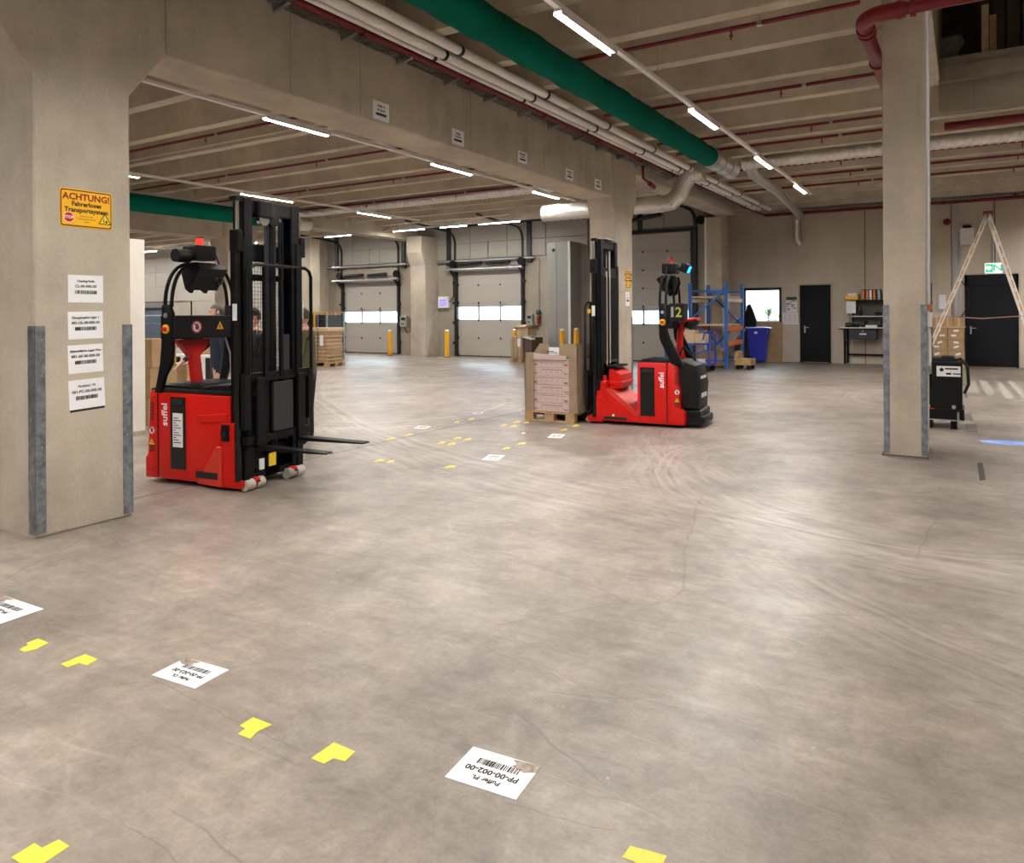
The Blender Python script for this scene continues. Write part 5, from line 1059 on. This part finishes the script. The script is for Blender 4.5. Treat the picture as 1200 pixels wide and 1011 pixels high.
for y in (-.28, .28): MB().tube([(.4, y, .18), (.4, y, 1.0), (.36, y, 1.07), (.28, y, 1.06), (.22, y, .85)], .022, 8).build('push_bar', BLUED, t_, True)
MB().bb(-.5, .38, -.28, .28, .72, .76).build('upper_deck', BLUED, t_); MB().tube([(-.5, -.28, .3), (.4, -.28, .62)], .018, 8).build('brace', BLUED, t_)
for sx in (-.4, .32):
    for sy in (-.22, .22): MB().cyl((sx, sy-.02, .08), (sx, sy+.02, .08), .08, 14).build('castor', BLKP, t_); 
for sx in (-.48, .38): MB().bb(sx-.02, sx+.02, -.28, -.24, .2, .74).bb(sx-.02, sx+.02, .24, .28, .2, .74).build('post', BLUED, t_)
for lab, dx_, z, s in (('tan carton on the upper deck of the blue trolley', -.25, .765, (.42, .4, .34)), ('stacked small cartons on the blue trolley, right part', .12, .765, (.3, .36, .24)), ('white wrapped parcel on the lower trolley deck', -.1, .205, (.5, .36, .12))):
    b_ = empty('cardboard_box', (tx_-.35+dx_, ty_, z), lab, 'carton'); MB().box((0, 0, s[2]/2), s, bev=.006).build('box', PAPER if 'white' in lab else KRAFT2, b_); MB().bb(-s[0]/2, s[0]/2, -.03, .03, s[2]-.002, s[2]+.001).build('tape', KRAFT, b_)
b_ = empty('blue_drum', (tx_-1.15, ty_+.15, 0), 'blue plastic tub left behind the tiller of truck 2', 'tub'); MB().cyl((0, 0, 0), (0, 0, .6), .17, 16, .2).build('tub', BLUE, b_, True); MB().cyl((0, 0, .6), (0, 0, .63), .21, 16).build('rim', BLUED, b_)

# wheeled bin, leaning boards
pb = gY(877, 422, YE-.85); o = empty('wheeled_bin', (gY(889, 400, YE-.85).x, YE-.85, 0), 'blue wheeled waste bin under the office window', 'waste bin', rz=R(8))
mb = MB(); zt = gY(889, 383, YE-.85).z; k = .02
v = [mb.bm.verts.new(p) for p in ((-.24, -.26, .06), (.22, -.26, .06), (.22, .26, .06), (-.24, .26, .06), (-.30, -.33, zt-.08), (.30, -.33, zt-.08), (.30, .33, zt-.08), (-.30, .33, zt-.08))]
for f_ in ((0, 1, 2, 3), (4, 5, 6, 7), (0, 1, 5, 4), (1, 2, 6, 5), (2, 3, 7, 6), (3, 0, 4, 7)): mb.bm.faces.new([v[i] for i in f_])
bmesh.ops.recalc_face_normals(mb.bm, faces=mb.bm.faces); bmesh.ops.bevel(mb.bm, geom=list(mb.bm.edges), offset=.03, segments=2, affect='EDGES'); mb.build('body', BIN, o, True)
mb = MB(); mb.prism([(-.34, zt-.08), (.36, zt-.10), (.40, zt-.03), (.2, zt+.0), (-.36, zt-.02)], 'y', -.36, .36, .015); mb.build('lid', BIN, o, True); MB().cyl((-.36, -.25, zt-.04), (-.36, .25, zt-.04), .025, 8).build('handle', BIN, o)
MB().box((-.05, -.338, zt-.17), (.1, .006, .07)).build('label', PAPER, o); MB().box((.31, -.2, zt-.25), (.04, .2, .3), ('Y', .2)).build('side_rib', mat('bin_dark', (.008, .01, .1), .4), o)
for y in (-.3, .3): MB().cyl((-.24, y-.03, .11), (-.24, y+.03, .11), .11, 18).build('wheel', BLKP, o)
bx = gY(898, 400, YE-.12).x
o = empty('leaning_cardboard', (bx, YE-.16, 0), 'flat brown cardboard leaning on the wall behind the blue bin', 'cardboard'); zt = gY(898, 377, YE-.1).z; MB().box((0, .04, zt/2), (1.0, .02, zt), ('X', -.07)).build('sheet', KRAFT, o); MB().box((0, -.0, zt*.38), (1.0, .006, .03), ('X', -.07)).build('fold', KRAFT3, o)
bx = gY(872, 400, YE-.2).x
o = empty('leaning_board', (bx, YE-.2, 0), 'dark grey panels leaning left of the blue bin', 'board'); MB().prism([(-.3, 0), (.2, 0), (.2, 1.12), (-.05, .95), (-.3, .55)], 'y', -.02, .02).build('panel', mat('dark_board', (.07, .06, .05), .6), o); MB().bar((-.34, -.05, .5), (.1, -.05, 1.1), .03, .06).build('edge', CABG, o)

# ------------------------------------------------------------------ work bench
xb0, xb1 = gY(983, 380, YE-.75).x, gY(1052, 380, YE-.75).x
o = empty('work_bench', ((xb0+xb1)/2, YE-.42, 0), 'dark steel work bench with shelves behind the square column', 'work bench'); hw = (xb1-xb0)/2; zt = gY(990, 384, YE-.75).z
MB().bb(-hw, hw, -.36, .36, zt-.05, zt-.015).build('top_frame', DOORD, o); MB().bb(-hw, hw, -.36, .36, zt-.015, zt+.015, .004).build('bench_top', WHITE, o)
for x in (-hw+.16, hw-.1):
    for y in (-.3, .3): MB().bb(x-.03, x+.03, y-.03, y+.03, .03, zt-.05).build('leg', DOORD, o); MB().cyl((x, y, 0), (x, y, .03), .035, 10).build('foot', STEEL, o)
for z in (.25,): MB().bb(-hw+.16, hw-.1, .27, .33, z, z+.06).build('stretcher', DOORD, o)
MB().bb(-hw+.13, -hw+.19, -.3, .3, .62, .67).build('stretcher', DOORD, o)
dr = MB().bb(-hw+.28, -hw+1.0, -.36, .25, zt-.34, zt-.06, .006).build('drawer', mat('drawer_navy', (.015, .018, .03), .5), o); MB().bb(-hw+.56, -hw+.74, -.385, -.36, zt-.2, zt-.16).build('drawer_handle', PAPER, dr); MB().cyl((-hw+.65, -.37, zt-.1), (-hw+.65, -.36, zt-.1), .018, 10).build('lock', STEEL, dr)
z1, z2 = gY(1010, 370, YE-.4).z, gY(1010, 352, YE-.4).z
for x in (-hw+.32, hw-.06): MB().bb(x-.02, x+.02, .2, .24, zt, z2).build('shelf_post', DOORD, o)
MB().bb(-hw+.3, hw, -.05, .32, z1-.03, z1).build('shelf', STEEL, o); MB().bb(-hw+.3, hw, -.05, .32, z2-.04, z2).build('shelf', DOORD, o); MB().bb(-hw+.3, hw, .30, .32, zt, z2).build('back_panel', mat('bench_back', (.10, .09, .075), .7), o)
wx, wy = o.location.x, o.location.y
MB().box((-hw+.3, -.06, (z1+z2)/2+.03), (.26, .01, .36)).build('paper_sheet', PAPER, o)
for i, (px, m_, lab) in enumerate(((1011.5, ORANGE, 'first orange backed ring binder on the bench shelf'), (1016, ORANGE, 'second orange backed ring binder on the bench shelf'), (1020, WHITE, 'black and white ring binder on the bench shelf'), (1024.5, ORANGE, 'third orange backed ring binder on the bench shelf'), (1030, mat('pale_teal', (.35, .60, .60), .6), 'pale teal ring binder on the bench shelf'), (1038, PAPER, 'white ring binder at the column edge on bench shelf'))):
    x = gY(px, 350, YE-.5).x; b_ = empty('ring_binder', (x, wy+.08, z2), lab, 'binder', 'ring binders on the bench shelf'); MB().bb(-.04, .04, -.13, .14, 0, .32, .004).build('cover', DOORD, b_); MB().bb(-.032, .032, -.135, -.13, .02, .30).build('spine_label', m_, b_); MB().cyl((0, -.137, .07), (0, -.135, .07), .014, 10).build('finger_ring', INK, b_)
x = gY(998, 350, YE-.5).x; b_ = empty('storage_bin', (x, wy+.05, z2), 'yellow open storage bin on the bench shelf left of the binders', 'storage bin'); MB().bb(-.18, .18, -.13, .13, 0, .02).bb(-.18, .18, -.13, -.115, 0, .13).bb(-.18, .18, .115, .13, 0, .2).bb(-.18, -.165, -.13, .13, 0, .17).bb(.165, .18, -.13, .13, 0, .17).build('bin', YPOST, b_); MB().box((0, 0, .17), (.25, .15, .1), bev=.02).build('paper_content', PAPER, b_)
for lab, px, z, m_, kind in (('dark bottle on the middle bench shelf', 1008, z1, INK, 'bottle'), ('black hand scanner on the middle bench shelf', 1029, z1, INK, 'scanner')):
    x = gY(px, 366, YE-.5).x; b_ = empty(kind, (x, wy+.1, z), lab, kind)
    if kind == 'bottle': MB().tube([(0, 0, 0), (0, 0, .12), (0, 0, .17), (0, 0, .26)], [.05, .05, .02, .018], 12).build('bottle_body', m_, b_, True); MB().cyl((0, 0, .26), (0, 0, .28), .02, 10).build('bottle_cap', DGREY, b_)
    else: MB().sph((0, 0, .05), .12, (1, .7, .5)).build('scanner_body', m_, b_, True); MB().box((.05, 0, .04), (.06, .05, .08)).build('stand', m_, b_)
for lab, px, s, m_, nm in (('green topped document tray on the work bench', 998.5, (.36, .3, .14), mat('tray_green', (.04, .16, .06), .5), 'document_tray'), ('black tape dispenser on the work bench', 1013.5, (.18, .14, .2), INK, 'tape_dispenser'), ('white paper pad on the work bench', 1021, (.3, .25, .06), PAPER, 'paper_pad'), ('black barcode scanner stand on the work bench', 1033, (.22, .16, .24), INK, 'scanner_stand')):
    x = gY(px, 382, YE-.55).x; b_ = empty(nm, (x, wy-.08, zt+.015), lab, 'desk item')
    if nm == 'document_tray':
        MB().bb(-s[0]/2, s[0]/2, -s[1]/2, s[1]/2, 0, .06, .005).bb(-s[0]/2, s[0]/2, -s[1]/2, s[1]/2, .075, .11, .005).build('tray', DOORD, b_); MB().bb(-s[0]/2+.02, s[0]/2-.02, -s[1]/2, s[1]/2, .11, s[2]).build('folder', m_, b_)
    elif nm == 'paper_pad': MB().box((0, 0, .03), s, bev=.004).build('pad', m_, b_)
    else: MB().box((0, 0, .03), (s[0], s[1], .06), bev=.01).tube([(0, 0, .05), (0, 0, s[2]*.7), (.05, 0, s[2])], .02, 8).build('stand', m_, b_); MB().cyl((.03, -.05, s[2]*.75), (.03, .05, s[2]*.75), .055, 12).build('head', BLKP, b_)

# cartons by the double door
bx = gY(1111, 400, YE-1.0).x; base = Vector((bx, YE-1.0, 0)); o = empty('euro_pallet', base, 'pallet under labelled cartons left of the double door', 'pallet'); pallet(o, .8, .8)
z = .146; rows = ((.36, 2), (.30, 2), (.32, 2)); nmr = ('bottom', 'middle', 'upper')
for r_i, (hh, n) in enumerate(rows):
    for q in range(n):
        b_ = empty('cardboard_box', (base.x-.19+q*.38, base.y, z), '%s %s labelled brown carton left of the double door' % (nmr[r_i], ('left', 'right')[q]), 'carton', 'labelled cartons by the double door'); MB().box((0, 0, hh/2), (.37, .7, hh-.006), bev=.006).build('box', KRAFT, b_)
        for e in range(2): MB().box((random.uniform(-.08, .08), -.353, hh*(.35+.4*e)), (.12, .004, .05), ('Y', random.uniform(-.4, .1))).build('label', PAPER, b_)
    z += hh
o = empty('cardboard_sheet', (base.x, base.y, z), 'pale cardboard sheet between carton layers by the double door', 'cardboard'); MB().bb(-.42, .42, -.38, .38, 0, .03).build('sheet', KRAFT2, o); z += .032
for q in range(3): b_ = empty('cardboard_box', (base.x-.26+q*.26, base.y, z), ('left', 'centre', 'right')[q]+' small carton on top of the labelled carton stack', 'carton', 'small cartons on carton stack'); MB().box((0, 0, .12), (.25, .6, .24), bev=.005).build('box', KRAFT, b_); MB().bb(-.02, .02, -.302, -.3, .0, .24).build('tape', KRAFT2, b_)

# black battery case beside the square column
yb = 11.6; x0, x1 = gY(1082, 470, yb).x, gY(1128, 470, yb).x; zt = gY(1110, 424, yb).z
o = empty('battery_case', ((x0+x1)/2, yb+.3, 0), 'black battery case with white name plate behind the square column', 'battery'); hw = (x1-x0)/2
MB().bb(-hw, hw, -.3, .3, .16, zt, .015).build('case', BLKP, o); MB().bb(-hw-.02, hw+.02, -.34, .3, .12, .27, .01).build('frame', BLK, o)
for sx in (-hw+.06, hw-.1): MB().bb(sx-.04, sx+.04, -.3, .3, .0, .12).build('skid', BLK, o); MB().cyl((sx, -.32, .3), (sx, -.345, .3), .025, 10).build('roller', STEEL, o)
MB().bb(-hw-.02, hw, -.345, -.34, .115, .13).build('edge_rail', STEEL, o)
pz = gY(1110, 435, yb).z; pt = MB().bb(-hw+.16, hw-.02, -.303, -.3, pz-.07, pz+.07).build('name_plate', PAPER, o); MB().cyl((-hw+.22, -.3045, pz+.02), (-hw+.22, -.303, pz+.02), .025, 12).build('logo', INK, o)
MB().bb(hw-.20, hw-.05, -.3045, -.303, pz+.025, pz+.045).bb(-hw+.27, -hw+.33, -.3045, -.303, pz-.045, pz-.02).bb(-hw+.35, -hw+.44, -.3045, -.303, pz-.04, pz-.025).build('plate_print', INK, o)
MB().tube([(hw-.15, -.1, zt), (hw-.02, -.2, zt+.04), (hw+.06, -.22, zt-.06), (hw+.07, -.22, zt-.3), (hw+.02, -.25, zt-.42)], .02, 8).build('cable', INK, o, True); MB().box((-.02, 0, zt+.02), (.34, .4, .06), bev=.02).box((.06, -.1, zt+.05), (.16, .2, .05), bev=.02).build('cable_bundle', INK, o)
MB().tube([(-hw+.0, -.33, .24), (-hw+.05, -.36, .27), (-hw+.13, -.345, .27)], .008, 6).build('red_wire', SRED, o); MB().cyl((hw-.05, -.36, .02), (hw-.05, -.36, .24), .014, 8).build('lock_pin', STEEL, o)
# step ladder
yl = 20.6; ap = gY(1157.5, 251, yl); fa = gY(1099, 386, yl); fb = gY(1202, 378, yl)
o = empty('step_ladder', (ap.x, yl, 0), 'tall aluminium step ladder spread in front of the double door', 'ladder'); A_ = Vector((0, 0, ap.z))
dl = Vector((fa.x-ap.x, 0, fa.z-ap.z)); dl *= ap.z/-dl.z; dr_ = Vector((fb.x-ap.x, 0, fb.z-ap.z)); dr_ *= ap.z/-dr_.z
for nm, d in (('left', dl), ('right', dr_)):
    for y in (-.24, .24): MB().bar(A_+Vector((0, y, 0)), A_+d+Vector((0, y, 0)), .03, .085, d.cross(Vector((0, 1, 0)))).build('stile', mat('aluminium', (.75, .74, .73), .4, .35), o)
    for k in range(14):
        p = A_+d*(.05+.9*k/13); MB().cyl(p+Vector((0, -.26, 0)), p+Vector((0, .26, 0)), .016, 8).build('rung', STEEL, o)
        q = A_+d*(.05+.9*(k+.5)/13); MB().bar(q-d*.025+Vector((0, -.258, 0)), q+d*.025+Vector((0, -.258, 0)), .004, .035, d.cross(Vector((0, 1, 0)))).build('rung_cap', mat('ladder_orange', (.65, .33, .08), .5), o)
MB().box((0, 0, ap.z+.02), (.2, .52, .06), bev=.01).build('hinge', mat('ladder_red', (.30, .03, .02), .5), o)
p1, p2 = A_+dl*.62, A_+dr_*.62; MB().tube([p1, (p1+p2)/2+Vector((0, 0, -.06)), p2], .014, 6).build('spreader_strap', mat('strap_rust', (.35, .18, .12), .7), o)
for d in (dl, dr_): MB().box(A_+d*.985, (.14, .56, .06)).build('foot', INK, o)
# blue warning light thrown by the lamp of truck 2
bpy.context.view_layer.update()
lw = t2.matrix_world @ Vector(t2['lamp'][:]); del t2['lamp']
tgt = fl(1182, 518.5); ld = bpy.data.lights.new('blue_spot', 'SPOT'); ld.energy = 1500; ld.color = (.0, .24, 1); ld.spot_size = R(4.2); ld.spot_blend = .12; ld.shadow_soft_size = .01
lo = bpy.data.objects.new('blue_spot', ld); COL.objects.link(lo); dv = tgt-lw; mm = dv.to_track_quat('-Z', 'Y').to_matrix().to_4x4(); mm.translation = lw+dv.normalized()*.02; lo.matrix_world = mm
lamp = [c for c in t2.children if c.name.startswith('blue_spot_lamp')][0]; lo.parent = lamp; lo.matrix_parent_inverse = lamp.matrix_world.inverted()

# ------------------------------------------------------------------ people behind the near truck
def person(label, loc, rz, ht, top, pants, hair, cap=None, arms=((.25, .0, .95), (.22, .28, 1.0)), lean=0.0, sc=1.0, headphones=False):
    """faces local -Y; arms: hand targets right (x<0) and left (x>0), given as (side offset, forward, height)"""
    o = empty('person', loc, label, 'person', rz=rz); k = ht/1.75
    V, E, Rr, tagm = [], [], [], []
    def v(p, r): V.append(Vector(p)*k); Rr.append((r[0]*k, r[1]*k) if isinstance(r, tuple) else (r*k, r*k)); return len(V)-1
    L = lean
    pel = v((0, 0, .95), (.165, .125)); wst = v((0, -L*.2, 1.10), (.155, .12)); che = v((0, -L*.6, 1.30), (.185, .135)); shl = v((0, -L*.9, 1.43), (.13, .10)); nec = v((0, -L, 1.50), .06); hd0 = v((0, -L-.02, 1.56), .06)
    E += [(pel, wst), (wst, che), (che, shl), (shl, nec), (nec, hd0)]
    for s in (-1, 1):
        hp = v((s*.095, 0, .88), .10); kn = v((s*.11, -.015, .48), .068); an = v((s*.115, .01, .09), .045); he = v((s*.118, -.03, .04), .042); to = v((s*.13, -.17, .035), .035)
        E += [(pel, hp), (hp, kn), (kn, an), (an, he), (he, to)]
        sh = v((s*.19, -L*.9, 1.40), .075); tx_, ty_, tz_ = arms[0 if s < 0 else 1]; hnd = Vector((s*tx_, -ty_-L, tz_)); shp = Vector((s*.19, -L*.9, 1.40)); md = (hnd+shp)/2; dd = (hnd-shp).length; bend = max(0, .29**2-(dd/2)**2)**.5
        el = v(md+Vector((s*.35, .75, -.35)).normalized()*bend, .052); wr = v(hnd, .034); E += [(shl, sh), (sh, el), (el, wr)]
        dirf = (hnd-md).normalized(); pm_ = v(hnd+dirf*.06, (.042, .026)); E.append((wr, pm_)); sdv = Vector((1, 0, 0)) if abs(dirf.x) < .7 else Vector((0, 1, 0)); sdv = (sdv-dirf*sdv.dot(dirf)).normalized()
        for q in range(4):
            a = v(hnd+dirf*.105+sdv*(q-1.5)*.021, .010); b = v(hnd+dirf*(.105+(.055, .07, .065, .045)[q])+sdv*(q-1.5)*.022+Vector((0, 0, -.012)), .0085); E += [(pm_, a), (a, b)]
        th = v(hnd+dirf*.06-sdv*s*.05, .011); t2_ = v(hnd+dirf*.10-sdv*s*.065, .009); E += [(wr, th), (th, t2_)]
    me = bpy.data.meshes.new('body'); me.from_pydata(V, E, []); ob = bpy.data.objects.new('body_tmp', me); COL.objects.link(ob)
    sk = ob.modifiers.new('skin', 'SKIN'); sk.use_smooth_shade = True; ob.modifiers.new('sub', 'SUBSURF').levels = 2
    for i, sv in enumerate(me.skin_vertices[0].data): sv.radius = Rr[i]; sv.use_root = (i == 0)
    bpy.context.view_layer.update(); dg = bpy.context.evaluated_depsgraph_get(); nm = bpy.data.meshes.new_from_object(ob.evaluated_get(dg)); bpy.data.objects.remove(ob)
    # head welded into the same mesh
    bm = bmesh.new(); bm.from_mesh(nm); hc = Vector((0, -L-.03, 1.635))*k
    g = bmesh.ops.create_uvsphere(bm, u_segments=24, v_segments=18, radius=1.0)
    for w in g['verts']:
        c = w.co.copy(); x, y, z = c.x*.074, c.y*.095, c.z*.118
        if z < -.02: f = 1-(-.02-z)*2.2; x *= f; y = y*(.55+.45*f) - (.012 if y < 0 else 0)
        if y < -.06 and abs(x) < .014 and -.03 < z < .02: y -= .02*(1-abs(x)/.014)*(1-(z+.005)**2/.0008 if abs(z+.005) < .028 else 0)
        if y < -.05 and .012 < abs(x) < .045 and .008 < z < .03: y += .007
        if y < -.05 and abs(x) < .028 and -.062 < z < -.052: y += .005
        w.co = Vector((x, y, z))*k+hc
    for s in (-1, 1): bmesh.ops.create_uvsphere(bm, u_segments=8, v_segments=6, radius=1, matrix=Matrix.Translation(hc+Vector((s*.076, .01, -.005))*k) @ Matrix.Diagonal((.012*k, .022*k, .034*k, 1)))
    bm.to_mesh(nm); bm.free(); nm.materials.clear()
    for m_ in (top, pants, SKIN, BLKP): nm.materials.append(m_)
    hands = [Vector(((-1 if i == 0 else 1)*a[0], -a[1]-L, a[2]))*k for i, a in enumerate(arms)]
    for p in nm.polygons:
        c = p.center; z = c.z/k; p.use_smooth = True
        isarm = abs(c.x)/k > .2 or any((c-h).length < .1*k for h in hands)
        if any((c-h).length < .035*k or ((c-h).length < .2*k and (c-h).dot(h-Vector((h.x, h.y+.2, h.z+.2))) > .0) for h in hands) and z < 1.35: p.material_index = 2
        elif z > 1.47: p.material_index = 2
        elif z < .085: p.material_index = 3
        elif z < .90 and not (isarm and z > .6): p.material_index = 1
        else: p.material_index = 0
    b_ = bpy.data.objects.new('body', nm); COL.objects.link(b_); b_.parent = o
    hb = MB(); bmesh.ops.create_uvsphere(hb.bm, u_segments=20, v_segments=14, radius=1.0)
    for w in list(hb.bm.verts):
        if w.co.z < -.25 or (w.co.y < -.45 and w.co.z < .42): hb.bm.verts.remove(w)
    for w in hb.bm.verts: w.co = Vector((w.co.x*.081, w.co.y*.102+.006, w.co.z*.124+.004))*k+hc
    hb.build('hair', hair, o, True)
    eb = MB()
    for s in (-1, 1): eb.sph(hc+Vector((s*.028, -.083, .018))*k, .010*k, u=8, v=6)
    eb.build('eyes', INK, o)
    if cap:
        cb = MB(); bmesh.ops.create_uvsphere(cb.bm, u_segments=20, v_segments=12, radius=1.0)
        for w in list(cb.bm.verts):
            if w.co.z < .12: cb.bm.verts.remove(w)
        for w in cb.bm.verts: w.co = Vector((w.co.x*.088, w.co.y*.108+.004, w.co.z*.13+.01))*k+hc
        cb.prism([(hc.x-.07*k, hc.y-.09*k), (hc.x-.05*k, hc.y-.17*k), (hc.x+.05*k, hc.y-.17*k), (hc.x+.07*k, hc.y-.09*k)], 'z', hc.z+.02*k, hc.z+.03*k); cb.build('cap', cap, o, True)
    cl_ = MB(); cl_.tube([(hc.x+.09*k*math.cos(a), -L*k+.085*k*math.sin(a), 1.475*k) for a in [q*math.pi/8 for q in range(17)]], .022*k, 8); cl_.build('collar', top, o, True)
    return o
person('person with grey hair in navy jacket behind the truck arch, hand reaching to the tiller', (-8.31, 6.26, 0), R(-30), 1.74, NAVY, JEAN, HAIRG, arms=((.12, .42, 1.02), (.28, .02, .84)))
person('person in black quilted jacket and dark cap behind the near truck mast', (-7.72, 6.35, 0), R(-25), 1.67, JBLK, JEAN, HAIRB, cap=JBLK, arms=((.24, .25, 1.0), (.02, .32, 1.02)))
person('person in olive jacket standing right of the near truck mast', (-6.94, 6.49, 0), R(-58), 1.68, OLIVE, JEAN, HAIRB, arms=((.2, .28, 1.02), (.2, .26, 1.0)), lean=.04)
